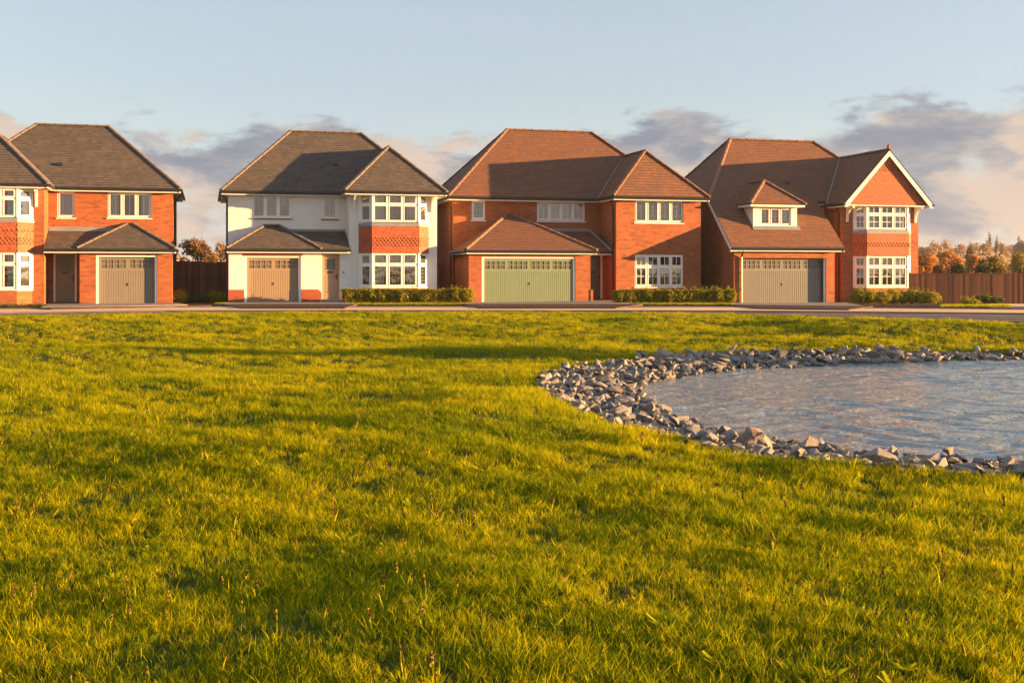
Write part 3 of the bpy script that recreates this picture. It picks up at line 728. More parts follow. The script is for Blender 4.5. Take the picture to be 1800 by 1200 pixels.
# ---------------- house 4: catslide roof, dormer, gable
def house_four():
    H = house('brick_house', 10.49, 53.8, -0.126, 1.07, 'orange brick house with steep clay roof, dormer, tile-hung gable and grey double garage door')
    k = 0.94; ze, zm, vr = 2.48, 2.48 + 0.94 * 2.4, 5.5; zr = ze + k * 5.8
    w = MB()
    wall(w, 'u', 0, 0, 4.99, 0, 2.6, [(0.44, 4.56, 0, 2.0)], 0.26)
    w.face([(0, 0, 0), (0, 8.6, 0), (0, 8.6, 4.8), (0, 2.2, 4.8), (0, 0, 2.72)])
    w.face([(4.99, 0, 0), (4.99, 2.4, 0), (4.99, 2.4, 4.9), (4.99, 0, 2.70)])
    wall(w, 'u', 2.4, 4.99, 5.97, 0, 4.9, [(5.28, 5.86, 3.75, 4.42)])
    wall(w, 'v', 5.97, 1.0, 2.4, 0, 4.7); wall(w, 'u', 1.0, 5.97, 10.02, 0, 4.72, [(6.60, 9.60, 0.62, 4.46)], 0.1)
    wall(w, 'v', 10.02, 1.0, 8.6, 0, 4.75); wall(w, 'u', 8.6, 0, 10.02, 0, 4.8)
    w.build('wall', M['brick'], H)
    window(H, 5.28, 2.4, 3.75, 0.58, 0.67, n=1, bars=(1, 1), curtain='full')
    bay(H, 6.58, 9.56, 0.42, 0.42, 1.0, (0.70, 2.12, 3.34, 4.46), 0.36, 0.34, 'brick', bars=(2, 2), barw=0.024, club=lambda r, n: 4 <= r <= 5)
    uA, uB = -0.25, 10.30
    f = [[(uA, -0.3, ze), (5.30, -0.3, ze), (5.30, 2.1, zm), (uA, 2.1, zm)],
         [(uA, 2.1, zm), (uB, 2.1, zm), (7.08, vr, zr), (2.47, vr, zr)], [(uB, 2.1, zm), (uB, 8.9, zm), (7.08, vr, zr)],
         [(uB, 8.9, zm), (uA, 8.9, zm), (2.47, vr, zr), (7.08, vr, zr)], [(uA, 8.9, zm), (uA, 2.1, zm), (2.47, vr, zr)]]
    uL, uR, v0, zg = 5.70, 10.34, 0.30, 4.56; um = (uL + uR) / 2; hf = (uR - uL) / 2; zp = 7.05; kw = (zp - zg) / hf
    vb = -0.3 + (zp - ze) / k; vf = -0.3 + (zg - ze) / k
    f += [[(uL, vf, zg), (uL, v0, zg), (um, v0, zp), (um, vb, zp)], [(uR, v0, zg), (uR, vf, zg), (um, vb, zp), (um, v0, zp)]]
    r = roof(H, f, 'clay', 0.16, [((2.47, vr, zr), (7.08, vr, zr)), ((uA, 2.1, zm), (2.47, vr, zr)), ((uB, 2.1, zm), (7.08, vr, zr)), ((uA, 8.9, zm), (2.47, vr, zr)), ((uB, 8.9, zm), (7.08, vr, zr)), ((um, v0, zp), (um, vb, zp))])
    vent(r, 4.3, 3.05, ze + k * 3.35, k)
    valley(H, [(uL, vf, zg), (um, vb, zp)])
    m = MB(); m.prism([(um - 0.05, v0 - 0.03, zp), (um + 0.05, v0 - 0.03, zp), (um + 0.07, v0 - 0.03, zp + 0.16), (um, v0 - 0.03, zp + 0.24), (um - 0.07, v0 - 0.03, zp + 0.16)], (0, 0.16, 0)); m.build('finial', M['ridge_clay'], H)
    # gable: tile hung wall, barge boards, soffit
    vg = 0.47; g = MB(); g.prism([(uL + 0.30, vg, zg - 0.08), (uR - 0.30, vg, zg - 0.08), (um, vg, zp - 0.45)], (0, 0.06, 0)); g.build('gable_wall', M['hung_dk'], H)
    t = MB(); L = uR - uL
    def tri(zz):
        s = (zz - (zg - 0.02)) / kw; return (max(0.24, 0.22 + s), min(L - 0.24, L - 0.22 - s))
    hung_tiles(t, (uL, vg - 0.004, 0), (1, 0, 0), (0, -1, 0), L, zg - 0.10, zp - 0.35, tri=tri, club=lambda r, n: r in (15, 16, 17))
    tag(t.build('hung_tiles', M['hung'], H), kind='stuff')
    for s, uu in ((1, uL), (-1, uR)):
        b = MB(); e = Vector((um - uu, 0, zp - zg)); dn = Vector((0, 0, -1))
        a0 = Vector((uu, v0 + 0.0, zg - 0.06)); a1 = Vector((um, v0 + 0.0, zp - 0.06))
        b.prism([a0, a1, a1 + dn * 0.25, a0 + Vector((s * 0.12, 0, -0.15)), a0 + Vector((0, 0, -0.15))], (0, 0.03, 0)); b.build('barge_board', M['fascia'], H)
        q = MB(); off = Vector((0, 0.032, -0.10)); q.face([a0 + off, a1 + off, a1 + off + Vector((0, 0.40, 0)), a0 + off + Vector((0, 0.40, 0))]); q.build('soffit', M['fascia'], H)
    m = MB(); m.box(uL + 0.12, uR - 0.12, v0 + 0.06, 1.0, zg - 0.14, zg - 0.10); m.build('soffit', M['fascia'], H)
    bracket(H, 6.22, 1.0, 4.42, d=0.6); bracket(H, 9.84, 1.0, 4.42, d=0.6)
    eave(H, (uA, -0.3), (5.30, -0.3), ze, (0, 1)); eave(H, (5.30, 2.1), (uL, 2.1), zm, (0, 1)); eave(H, (uL, vf), (uL, v0), zg, (1, 0), 0.2); eave(H, (uR, v0), (uR, 8.9), zg, (-1, 0), 0.25)
    for uu in (uA, 5.30):       # verge boards of the catslide
        m = MB(); s = 0.03 if uu > 0 else 0.0
        m.prism([(uu - 0.015 + s, -0.3, ze - 0.03), (uu - 0.015 + s, 2.1, zm - 0.03), (uu - 0.015 + s, 2.1, zm - 0.22), (uu - 0.015 + s, -0.3, ze - 0.22)], (-0.03, 0, 0)); m.build('verge_board', M['fascia'], H)
    m = MB(); m.prism([(uA + 0.02, -0.27, ze - 0.2), (uA + 0.02, 2.1, zm - 0.2), (0.0, 2.1, zm - 0.2), (0.0, -0.27, ze - 0.2)], (0, 0, 0.01)); m.build('soffit', M['fascia'], H)
    m = MB(); m.prism([(5.29, -0.27, ze - 0.2), (5.29, 2.1, zm - 0.2), (5.0, 2.1, zm - 0.2), (5.0, -0.27, ze - 0.2)], (0, 0, 0.01)); m.build('soffit', M['fascia'], H)
    # dormer
    d0, d1, vd = 1.27, 3.46, 0.66; zb = ze + k * (vd + 0.3); zt = 4.34
    D = MB(); wall(D, 'u', vd, d0, d1, zb - 0.05, zt, [(1.62, 3.16, zb + 0.11, zt - 0.05)], 0.06)
    vc = -0.3 + (zt - ze) / k
    for uu in (d0, d1): D.face([(uu, vd, zb - 0.05), (uu, vc, zt), (uu, vd, zt)])
    dm = D.build('dormer', M['fascia'], H)
    window(H, 1.62, vd, zb + 0.11, 1.54, zt - zb - 0.16, n=3, bars=(2, 4), curtain='full', barw=0.012, sill=None, edge=0.05)
    e0, e1, ve = 0.98, 3.76, 0.36; ez = 4.45; eh = (e1 - e0) / 2; ep = ez + 0.82 * eh; vpk = ve + eh; ub = (e0 + e1) / 2
    vq = -0.3 + (ep - ez + ez - ze) / k; vf2 = -0.3 + (ez - ze) / k
    rr = roof(H, [[(e0, ve, ez), (e1, ve, ez), (ub, vpk, ep)], [(e0, vf2, ez), (e0, ve, ez), (ub, vpk, ep), (ub, vq, ep)], [(e1, ve, ez), (e1, vf2, ez), (ub, vq, ep), (ub, vpk, ep)]], 'clay', 0.16,
              [((e0, ve, ez), (ub, vpk, ep)), ((e1, ve, ez), (ub, vpk, ep)), ((ub, vpk, ep), (ub, vq, ep))], 'dormer_roof')
    m = MB(); m.prism([(e0 + 0.04, ve + 0.04, ez - 0.14), (e1 - 0.04, ve + 0.04, ez - 0.14), (e1 - 0.04, vf2, ez - 0.14), (e0 + 0.04, vf2, ez - 0.14)], (0, 0, 0.09)); m.build('dormer_fascia', M['fascia'], H)
    m = MB(); m.prism([(d0 - 0.05, vd - 0.12, zb - 0.1 * k), (d1 + 0.12, vd - 0.12, zb - 0.1 * k), (d1 + 0.12, vd + 0.02, zb + 0.05), (d0 - 0.05, vd + 0.02, zb + 0.05)], (0, 0, 0.035)); m.build('lead_apron', M['lead'], H)
    garage_door(H, 0.44, 4.56, 2.0, 0, 4, 'garage_grey', 0.25, framed=False)
    downpipe(H, 0.34, 0.0, 2.40, kink=0.18); downpipe(H, 5.97, 1.2, 4.45, off=(-1, 0), kink=0.12)
    m = MB(); m.tube([(5.3, 2.3, 2.05), (5.3, 2.3, 2.2)], 0.05, 8); m.box(5.27, 5.33, 2.3, 2.4, 2.18, 2.22); m.build('wall_lamp', M['gutter'], H)
    rooms(H, [(0.1, 9.9, 2.6, 8.5, 2.4), (6.1, 9.9, 1.1, 2.6, 2.3), (0.1, 9.9, 2.6, 8.5, 0.0)])
    return H
house_one(); house_two(); house_three(); house_four()

# ------------------------------------------------------------------ terrain, pond, road
OUT = [(30, 27.3), (22, 27.0), (13.0, 25.9), (9.0, 25.7), (6.5, 25.7), (4.4, 25.4), (3.0, 24.4), (2.3, 22.9), (1.15, 21.6), (0.48, 18.95), (0.48, 17.4), (0.76, 15.2), (1.09, 13.6), (1.75, 12.35), (2.27, 11.3), (2.85, 10.9), (3.45, 10.45), (4.0, 10.35), (4.5, 10.15), (7, 10.0), (14, 9.4), (30, 9.0)]
INN = [(30, 26.4), (22, 26.2), (12.3, 25.4), (8.6, 24.7), (6.0, 23.5), (3.85, 22.1), (2.43, 20.2), (1.95, 18.6), (1.95, 16.8), (2.15, 15.2), (2.4, 14.3), (3.0, 13.2), (3.7, 12.25), (4.4, 11.85), (5.25, 11.6), (8, 11.5), (14, 11.0), (30, 10.6)]
WZ = -0.60
def smooth_poly(P, n=6):
    out = []
    for i in range(len(P) - 1):
        p0 = P[max(i - 1, 0)]; p1 = P[i]; p2 = P[i + 1]; p3 = P[min(i + 2, len(P) - 1)]
        for k in range(n):
            t = k / n
            out.append(tuple(0.5 * ((2 * p1[j]) + (-p0[j] + p2[j]) * t + (2 * p0[j] - 5 * p1[j] + 4 * p2[j] - p3[j]) * t * t + (-p0[j] + 3 * p1[j] - 3 * p2[j] + p3[j]) * t ** 3) for j in (0, 1)))
    return np.array(out + [P[-1]])
PO, PI = smooth_poly(OUT), smooth_poly(INN)
def inside(P, x, y):
    c = np.zeros(x.shape, bool); n = len(P); j = n - 1
    for i in range(n):
        xi, yi = P[i]; xj, yj = P[j]
        if yi != yj:
            m = ((yi > y) != (yj > y)) & (x < (xj - xi) * (y - yi) / (yj - yi) + xi); c ^= m
        j = i
    return c
def dist(P, x, y):
    d = np.full(x.shape, 1e9)
    for (ax, ay), (bx, by) in zip(P[:-1], P[1:]):
        vx, vy = bx - ax, by - ay; L = vx * vx + vy * vy
        if L == 0: continue
        t = np.clip(((x - ax) * vx + (y - ay) * vy) / L, 0, 1)
        d = np.minimum(d, np.hypot(x - ax - t * vx, y - ay - t * vy))
    return d
rs = np.random.default_rng(5)
WV = []
for lam, amp, num in ((9.0, 0.036, 5), (3.6, 0.013, 7), (1.6, 0.0075, 8)):
    for i in range(num):
        a = rs.uniform(0, 2 * np.pi); l = lam * rs.uniform(0.7, 1.4)
        WV.append((np.cos(a) * 2 * np.pi / l, np.sin(a) * 2 * np.pi / l, rs.uniform(0, 6.28), amp / math.sqrt(num) * 1.6))
def ground(x, y, fine=True):
    x = np.asarray(x, float); y = np.asarray(y, float)
    edge = 35.5 - 0.0 * x
    E = EDGE(x) - 0.5; t = np.clip((E - y) / np.clip(E - 25.2, 2.2, 11.0), 0, 1); t = t * t * (3 - 2 * t); z = -0.45 * t
    und = np.zeros(x.shape)
    for kx, ky, ph, am in WV: und += am * np.sin(kx * x + ky * y + ph)
    damp = np.clip((EDGE(x) - 0.4 - y) / 2.5, 0, 1)
    z = z + und * damp
    z = np.where(y > 70, z - 0.4 * np.clip((y - 70) / 40, 0, 1), z)
    # ground falls away a little on the far right behind the road
    t2 = np.clip((x - 19.5) / 4, 0, 1) * np.clip((y - 50) / 5, 0, 1); z = z - 0.30 * t2
    z = np.where(y > EDGE(x) + 0.1, np.minimum(z, -0.03), z); z = np.where((y > 42) & (x > 4), np.minimum(z, -0.25), z)
    m = (x > -3) & (y > 6) & (y < 32)
    if m.any():
        xi, yi = x[m], y[m]; zo = z[m]
        io, ii = inside(PO, xi, yi), inside(PI, xi, yi); do, di = dist(PO, xi, yi), dist(PI, xi, yi)
        f = do / (do + di + 1e-6)
        zb = -0.47 - 0.17 * f
        zn = np.where(io & ~ii, zb, zo); zn = np.where(ii, WZ - 0.05 - 0.7 * np.clip(di / 1.2, 0, 1), zn)
        # bank rounds over into the stones
        near = (~io) & (do < 0.8); zn = np.where(near, zo + (-0.47 - zo) * (1 - do / 0.8) ** 2, zn)
        z = z.copy(); z[m] = zn
    return z
def interp_line(P):
    xs = [p[0] for p in P]; ys = [p[1] for p in P]
    return lambda x: np.interp(x, xs, ys)
def px_line(L, z=0.0):
    P = [];
    for px, py in L:
        Y = (1.35 - z) * 2000 / (py - 478); P.append(((px - 900) * Y / 2000, Y))
    return P
# edges of grass, road, footway and front plots, in metres
E0 = px_line([(-500, 566), (0, 557), (300, 551.5), (600, 549.8), (900, 549.6), (1300, 552.5), (1550, 561), (1800, 567), (2300, 576)])
E1 = px_line([(-500, 560), (0, 551), (150, 549.3), (300, 547.6), (600, 547.2), (900, 547.4), (1300, 548), (1500, 549.5), (1800, 552.5), (2300, 558)])
E2 = px_line([(-500, 549), (0, 545.3), (150, 544), (300, 541.3), (600, 541.2), (900, 541.2), (1300, 541.5), (1500, 543), (1800, 546), (2300, 550)])
EDGE = interp_line(E0)

g = MB()
xs = np.concatenate([np.arange(-34, -14, 1.0), np.arange(-14, 14, 0.22), np.arange(14, 36, 0.8)]); ys = np.concatenate([np.arange(-6, 2, 1.0), np.arange(2, 14, 0.16), np.arange(14, 40, 0.25), np.arange(40, 72, 1.5)])
X, Y = np.meshgrid(xs, ys); Z = ground(X, Y)
ny, nx = X.shape
verts = np.stack([X.ravel(), Y.ravel(), Z.ravel()], 1).tolist()
faces = [(j * nx + i, j * nx + i + 1, (j + 1) * nx + i + 1, (j + 1) * nx + i) for j in range(ny - 1) for i in range(nx - 1)]
# outer sheet to the horizon
ring = [(-34, -6), (float(xs[-1]), -6), (float(xs[-1]), float(ys[-1])), (-34, float(ys[-1]))]
def grass_ground():
    t = new_mat('grass_soil'); o = t.node('ShaderNodeTexCoord').outputs['Object']
    n1 = t.noise(o, 0.6, 6, 0.65); n2 = t.noise(o, 9, 5, 0.7); n3 = t.noise(o, 70, 3, 0.6)
    c = t.mix(t.ramp(n1, 0.35, 0.65), (0.055, 0.075, 0.006), (0.085, 0.10, 0.008))
    c = t.mix(t.ramp(n2, 0.55, 0.72, 0, 0.7), c, (0.09, 0.065, 0.03))
    t.link(c, t.b.inputs['Base Color']); t.b.inputs['Roughness'].default_value = 0.95; t.b.inputs['Specular IOR Level'].default_value = 0.1
    bump(t, t.math('ADD', n2, t.math('MULTIPLY', n3, 0.5)), 1.0, 0.05)
    return t.m
M['soil'] = grass_ground()
me = bpy.data.meshes.new('ground'); me.from_pydata(verts, [], faces); me.materials.append(M['soil']); me.update()
for p in me.polygons: p.use_smooth = True
go = bpy.data.objects.new('ground', me); col.objects.link(go); tag(go, 'grassy ground of the field round the pond', kind='structure')
f = MB(); S = 2500; a, b, c, d = -34.0, float(xs[-1]), -6.0, float(ys[-1])
for q in ([(-S, -S), (S, -S), (S, c), (-S, c)], [(-S, d), (S, d), (S, S), (-S, S)], [(-S, c), (a, c), (a, d), (-S, d)], [(b, c), (S, c), (S, d), (b, d)]):
    f.face([(x, y, -0.5) for x, y in q])
tag(f.build('far_ground', M['soil']), 'open ground running to the horizon', kind='structure')

# water
def water_mat():
    t = new_mat('pond_water'); o = t.node('ShaderNodeTexCoord').outputs['Object']
    b = t.b; b.inputs['Base Color'].default_value = (0.24, 0.265, 0.275, 1); b.inputs['Roughness'].default_value = 0.04; b.inputs['IOR'].default_value = 1.33
    b.inputs['Specular IOR Level'].default_value = 0.5
    w1 = t.noise(t.mapping(o, (2.2, 4.6, 1), rot=(0, 0, R(-14))), 1.9, 3, 0.55, 0.4)
    w2 = t.noise(t.mapping(o, (3.4, 8.5, 1), rot=(0, 0, R(8))), 2.9, 3, 0.55, 0.6)
    w3 = t.noise(t.mapping(o, (1, 2.0, 1), rot=(0, 0, R(25))), 13, 2, 0.5)
    h = t.math('ADD', t.math('MULTIPLY', w1, 1.0), t.math('ADD', t.math('MULTIPLY', w2, 0.55), t.math('MULTIPLY', w3, 0.12)))
    n = t.node('ShaderNodeBump'); n.inputs['Strength'].default_value = 1.0; n.inputs['Distance'].default_value = 0.06
    t.link(h, n.inputs['Height']); t.link(n.outputs[0], b.inputs['Normal'])
    return t.m
M['water'] = water_mat()
nxw, nyw = 470, 340
wx = np.linspace(0.9, 25, nxw); wy = np.linspace(9.6, 26.8, nyw); WX, WY = np.meshgrid(wx, wy); WZa = np.zeros_like(WX)
wob_x = WX + 0.25 * np.sin(WY * 1.3 + WX * 0.7) + 0.12 * np.sin(WY * 3.1 - WX * 1.9); wob_y = WY + 0.22 * np.sin(WX * 1.1 - WY * 0.4) + 0.10 * np.sin(WX * 3.7 + WY * 1.1)
for i in range(60):
    a = rs.normal(1.35, 0.5); l = np.exp(rs.uniform(np.log(0.15), np.log(0.75))); kx, ky = np.cos(a) * 2 * np.pi / l, np.sin(a) * 2 * np.pi / l
    WZa += 0.0062 * l * np.sin(kx * wob_x + ky * wob_y + rs.uniform(0, 6.28)) * rs.uniform(0.4, 1)
WZa *= 0.75 + 0.35 * np.sin(WX * 0.5 + WY * 0.31) * np.sin(WY * 0.62 - WX * 0.2)
keep = inside(PO, WX, WY)
idx = -np.ones(WX.size, int); k = np.flatnonzero(keep.ravel()); idx[k] = np.arange(len(k))
wv = np.stack([WX.ravel()[k], WY.ravel()[k], WZ + WZa.ravel()[k]], 1).tolist(); I = idx.reshape(WX.shape); wf = []
for j in range(nyw - 1):
    for i in range(nxw - 1):
        q = (I[j, i], I[j, i + 1], I[j + 1, i + 1], I[j + 1, i])
        if min(q) >= 0: wf.append(tuple(int(v) for v in q))
me = bpy.data.meshes.new('pond_water'); me.from_pydata(wv, [], wf); me.materials.append(M['water']); me.update(); me.shade_smooth()
wo = bpy.data.objects.new('pond_water', me); col.objects.link(wo); tag(wo, 'rippled grey blue water of the pond', kind='structure')

# road, footway, driveways
def asphalt(name, c1, c2, sc=40):
    t = new_mat(name); o = t.node('ShaderNodeTexCoord').outputs['Object']
    n1 = t.noise(o, 0.35, 5, 0.6); n2 = t.noise(o, sc, 3, 0.7)
    c = t.mix(t.ramp(n1, 0.35, 0.65), c1, c2); c = t.mix(t.ramp(n2, 0.5, 0.8, 0, 0.35), c, tuple(min(1, x * 1.8) for x in c2))
    t.link(c, t.b.inputs['Base Color']); t.b.inputs['Roughness'].default_value = 0.8; t.b.inputs['Specular IOR Level'].default_value = 0.05; bump(t, n2, 0.6, 0.01); return t.m
M['apron'] = asphalt('dark_driveway_apron', (0.075, 0.05, 0.04), (0.10, 0.066, 0.05))
M['road'] = asphalt('road_asphalt', (0.13, 0.105, 0.095), (0.18, 0.14, 0.12))
M['path'] = asphalt('buff_footway', (0.66, 0.43, 0.25), (0.76, 0.51, 0.31))
M['bed'] = asphalt('dark_kerb_stone', (0.12, 0.09, 0.08), (0.17, 0.13, 0.11), 20)
def block_mat():
    t = new_mat('block_paving'); o = t.node('ShaderNodeTexCoord').outputs['Object']
    n = t.node('ShaderNodeTexBrick'); t.link(o, n.inputs['Vector']); n.inputs['Scale'].default_value = 1; n.inputs['Brick Width'].default_value = 0.2; n.inputs['Row Height'].default_value = 0.1
    n.inputs['Mortar Size'].default_value = 0.005; n.inputs['Color1'].default_value = (0.24, 0.19, 0.19, 1); n.inputs['Color2'].default_value = (0.18, 0.15, 0.155, 1); n.inputs['Mortar'].default_value = (0.1, 0.08, 0.07, 1)
    t.link(n.outputs[0], t.b.inputs['Base Color']); t.b.inputs['Roughness'].default_value = 0.85; bump(t, t.math('MULTIPLY', n.outputs[1], -1), 0.4, 0.005); return t.m
M['block'] = block_mat()
def slab(name, pts, z0, z1, mat, label, parent=None, dz=None):
    dz = dz or [0] * len(pts); m = MB(); m.prism([(x, y, z0 + q) for (x, y), q in zip(pts, dz)], (0, 0, z1 - z0)); o = m.build(name, M[mat], parent)
    if not parent: tag(o, label, kind='structure')
    return o
def ribbon(name, A, B, z, mat, label, drop=0.2):
    """strip between two edge polylines with a real side face"""
    fa, fb = interp_line(A), interp_line(B); m = MB(); x = np.linspace(-34, 45, 90)
    for p, q in zip(x, x[1:]):
        a0, a1, b0, b1 = float(fa(p)), float(fa(q)), float(fb(p)), float(fb(q))
        m.face([(p, a0, z), (q, a1, z), (q, b1, z), (p, b0, z)]); m.face([(p, a0, z - drop), (q, a1, z - drop), (q, a1, z), (p, a0, z)])
    return tag(m.build(name, M[mat]), label, kind='structure')
ribbon('road', E0, E1, 0.0, 'road', 'asphalt road running past the houses')
E0b = [(x, y + 0.16) for x, y in E0]; E1b = [(x, y + 0.14) for x, y in E1]; E2b = [(x, y + 0.3) for x, y in E2]
ribbon('road_kerb', E0, E0b, 0.02, 'apron', 'low kerb between the grass field and the road')
ribbon('footway_kerb', E1, E1b, 0.04, 'bed', 'kerb between road and footway')
ribbon('footway', E1b, E2, 0.035, 'path', 'buff footway in front of the houses')
ribbon('plot_edging', E2, E2b, 0.06, 'bed', 'dark edging along the front gardens')
def front(pa, pb, ya, yb=None): pass
def ground_pt(px, py, z=0.0):
    Y = (1.35 - z) * 2000 / (py - 478); return ((px - 900) * Y / 2000, Y)
# front gardens base
fy = interp_line(E2b); m = MB(); x = np.linspace(-34, 45, 60); bz = lambda q: float(np.interp(q, [-14, -9, 0, 6, 11], [0.0, 0.03, -0.025, -0.03, -0.14]))
for p, q in zip(x, x[1:]):
    yb = 57 if p < 18.5 else 51
    m.face([(p, float(fy(p)), 0.012), (q, float(fy(q)), 0.012), (q, 47.5, bz(q) * 0.7), (p, 47.5, bz(p) * 0.7)]); m.face([(p, 47.5, bz(p) * 0.7), (q, 47.5, bz(q) * 0.7), (q, yb, bz(q)), (p, yb, bz(p))])
M['bark'] = asphalt('bark_mulch', (0.055, 0.035, 0.025), (0.09, 0.055, 0.035), 14)
tag(m.build('planting_bed', M['bark']), 'dark soil beds in front of the houses', kind='structure')
def drive(top, bot_l, bot_r, apron, label, hz=0.0):
    """block paved drive up to the garage and the darker apron crossing the footway"""
    pts = [ground_pt(*p) for p in top] + [ground_pt(*bot_r), ground_pt(*bot_l)]
    slab('driveway', pts, -0.15, 0.066, 'block', label, dz=[hz - 0.056, hz - 0.056, 0, 0])
    a = [ground_pt(*p) for p in apron]; slab('driveway_apron', a, -0.05, 0.071, 'apron', label.replace('block paved driveway', 'dark dropped kerb apron'))
drive([(84, 533.5), (305, 531)], (72, 543.5), (330, 538.2), [(60, 544.2), (372, 539.6), (300, 541.5), (90, 546.3)], 'block paved driveway of the left edge house')
drive([(399, 533), (612, 531)], (385, 537.3), (622, 537.3), [(388, 537.3), (628, 537.3), (606, 544.3), (424, 544.3)], 'block paved driveway of the white house', 0.038)
drive([(822, 530), (1070, 524)], (815, 537.0), (1120, 537.2), [(812, 537.0), (1130, 537.3), (1082, 544.3), (846, 544.3)], 'block paved driveway of the green garage house', -0.019)
drive([(1290, 527.5), (1486, 527.5)], (1285, 538.4), (1520, 541.0), [(1288, 538.4), (1535, 541.2), (1492, 547.2), (1330, 545)], 'block paved driveway of the dormer house', -0.126)
slab('side_path', [ground_pt(1740, 540, -0.02), ground_pt(2300, 541, -0.02), ground_pt(2300, 536, -0.02), ground_pt(1740, 535.5, -0.02)], -0.3, 0.02, 'path', 'pale path in front of the right hand fence')

# ------------------------------------------------------------------ stones round the pond
def stone_mat():
    t = new_mat('granite_stone'); o = t.node('ShaderNodeTexCoord').outputs['Object']; oi = t.node('ShaderNodeObjectInfo'); g = t.node('ShaderNodeNewGeometry')
    r = t.math('FRACT', t.math('ADD', oi.outputs['Random'], g.outputs['Random Per Island']))
    pos = g.outputs['Position']
    n1 = t.noise(pos, 5, 6, 0.7); n2 = t.noise(pos, 40, 4, 0.7)
    c = t.mix(r, (0.10, 0.105, 0.12), (0.29, 0.25, 0.22)); c = t.mix(t.ramp(n1, 0.4, 0.7, 0, 0.5), c, (0.27, 0.23, 0.19)); c = t.mix(t.ramp(n2, 0.5, 0.75, 0, 0.5), c, (0.10, 0.095, 0.095))
    sp = t.node('ShaderNodeSeparateXYZ'); t.link(pos, sp.inputs[0])
    c = t.mix(t.ramp(t.math('ADD', sp.outputs[2], t.math('MULTIPLY', n1, 0.06)), -0.57, -0.505, 0.85, 0.0), c, (0.045, 0.038, 0.03))   # wet foot at the waterline
    t.link(c, t.b.inputs['Base Color']); t.b.inputs['Roughness'].default_value = 0.8
    bump(t, t.math('ADD', n1, t.math('MULTIPLY', n2, 0.6)), 0.7, 0.02); return t.m
M['stone'] = stone_mat()
M['boulder'] = plain('pinkish_boulder_rock', (0.20, 0.145, 0.12), 0.85, 0.38, 6, fine=35)
def hull(seed, n=13, flat=0.7):
    r = random.Random(seed); bm = bmesh.new(); st = r.uniform(0.55, 1.0)
    for i in range(n):
        v = Vector((r.gauss(0, 1), r.gauss(0, 1), r.gauss(0, 1))).normalized() * r.uniform(0.8, 1.0)
        v = v * r.uniform(0.8, 1.15); bm.verts.new((v.x * 1.15, v.y * st, v.z * flat))
    bmesh.ops.convex_hull(bm, input=bm.verts[:]); loose = [v for v in bm.verts if not v.link_faces]; bmesh.ops.delete(bm, geom=loose, context='VERTS')
    bmesh.ops.dissolve_limit(bm, angle_limit=R(9), verts=bm.verts[:], edges=bm.edges[:])
    bmesh.ops.bevel(bm, geom=bm.edges[:], offset=0.025, segments=1, affect='EDGES')
    bm.normal_update(); me = bpy.data.meshes.new('stone'); bm.to_mesh(me); bm.free(); me.materials.append(M['stone']); return me
stones = [hull(100 + i, 9 + i % 6, 0.45 + 0.35 * ((i * 7) % 5) / 4) for i in range(24)]
# bedding of small rubble below
bank = MB()
for A, B in zip(range(0, 41), range(1, 42)):
    ta, tb = A / 41, B / 41
    pa, pb = PO[int(ta * (len(PO) - 1))], PO[int(tb * (len(PO) - 1))]; qa, qb = PI[int(ta * (len(PI) - 1))], PI[int(tb * (len(PI) - 1))]
    bank.face([(pa[0], pa[1], -0.465), (pb[0], pb[1], -0.465), (qb[0], qb[1], -0.63), (qa[0], qa[1], -0.63)])
edging = bank.build('rock_edging', M['stone']); tag(edging, 'band of broken grey and buff rocks edging the curved pond bank', 'rock edging')
cand = []
for i in range(26000):
    x, y = rnd.uniform(0.2, 26), rnd.uniform(8.8, 27.3); cand.append((x, y))
cx = np.array([c[0] for c in cand]); cy = np.array([c[1] for c in cand])
io, ii = inside(PO, cx, cy), inside(PI, cx, cy); do, di = dist(PO, cx, cy), dist(PI, cx, cy)
ok = (io & ~ii) | ((~io) & (do < 0.07)) | (ii & (di < 0.16)); gz = ground(cx, cy)
placed = []; grid = {}
BOULDER = (2.62, 12.2)
for i in np.flatnonzero(ok):
    x, y = cx[i], cy[i]; far = y > 22
    s = rnd.choice([0.05, 0.065, 0.08, 0.10, 0.12, 0.15]) * rnd.uniform(0.72, 1.0) * (1.3 if far else 1.0)
    if rnd.random() < 0.04: s *= 1.4
    if math.hypot(x - BOULDER[0], y - BOULDER[1]) < 0.24: continue
    key = (int(x / 0.35), int(y / 0.35)); hit = False
    for a in (-1, 0, 1):
        for b in (-1, 0, 1):
            for (px_, py_, ps) in grid.get((key[0] + a, key[1] + b), ()):
                if math.hypot(px_ - x, py_ - y) < (ps + s) * 0.52: hit = True; break
            if hit: break
        if hit: break
    if hit: continue
    grid.setdefault(key, []).append((x, y, s)); placed.append((x, y, s, max(gz[i], WZ - 0.03), far))
# a looser second layer sits on top of the first
second = [(x + rnd.uniform(-.1, .1), y + rnd.uniform(-.1, .1), s * 0.85, z + s * 0.6, far) for (x, y, s, z, far) in placed if rnd.random() < (0.42 if 14 < y < 22 else 0.14)]
allst = placed + second
def seen(t): x, y, s, z, far = t; px = 900 + 2000 * x / y; return (s * 2000 / y) * (1 if -30 < px < 1830 else 0.05)
allst.sort(key=seen, reverse=True)
def smat(x, y, s, z, far):
    rot = Matrix.Rotation(rnd.uniform(0, 6.28), 4, 'Z') @ Matrix.Rotation(rnd.uniform(-0.6, 0.6), 4, 'X') @ Matrix.Rotation(rnd.uniform(-0.6, 0.6), 4, 'Y')
    return Matrix.Translation((x, y, z + s * rnd.uniform(0.2, 0.5))) @ rot @ Matrix.Diagonal((s * rnd.uniform(0.9, 1.5), s, s * rnd.uniform(0.8, 1.2), 1))
for t in allst[:300]: inst('stone', rnd.choice(stones), edging, smat(*t))
rv, rf = [], []
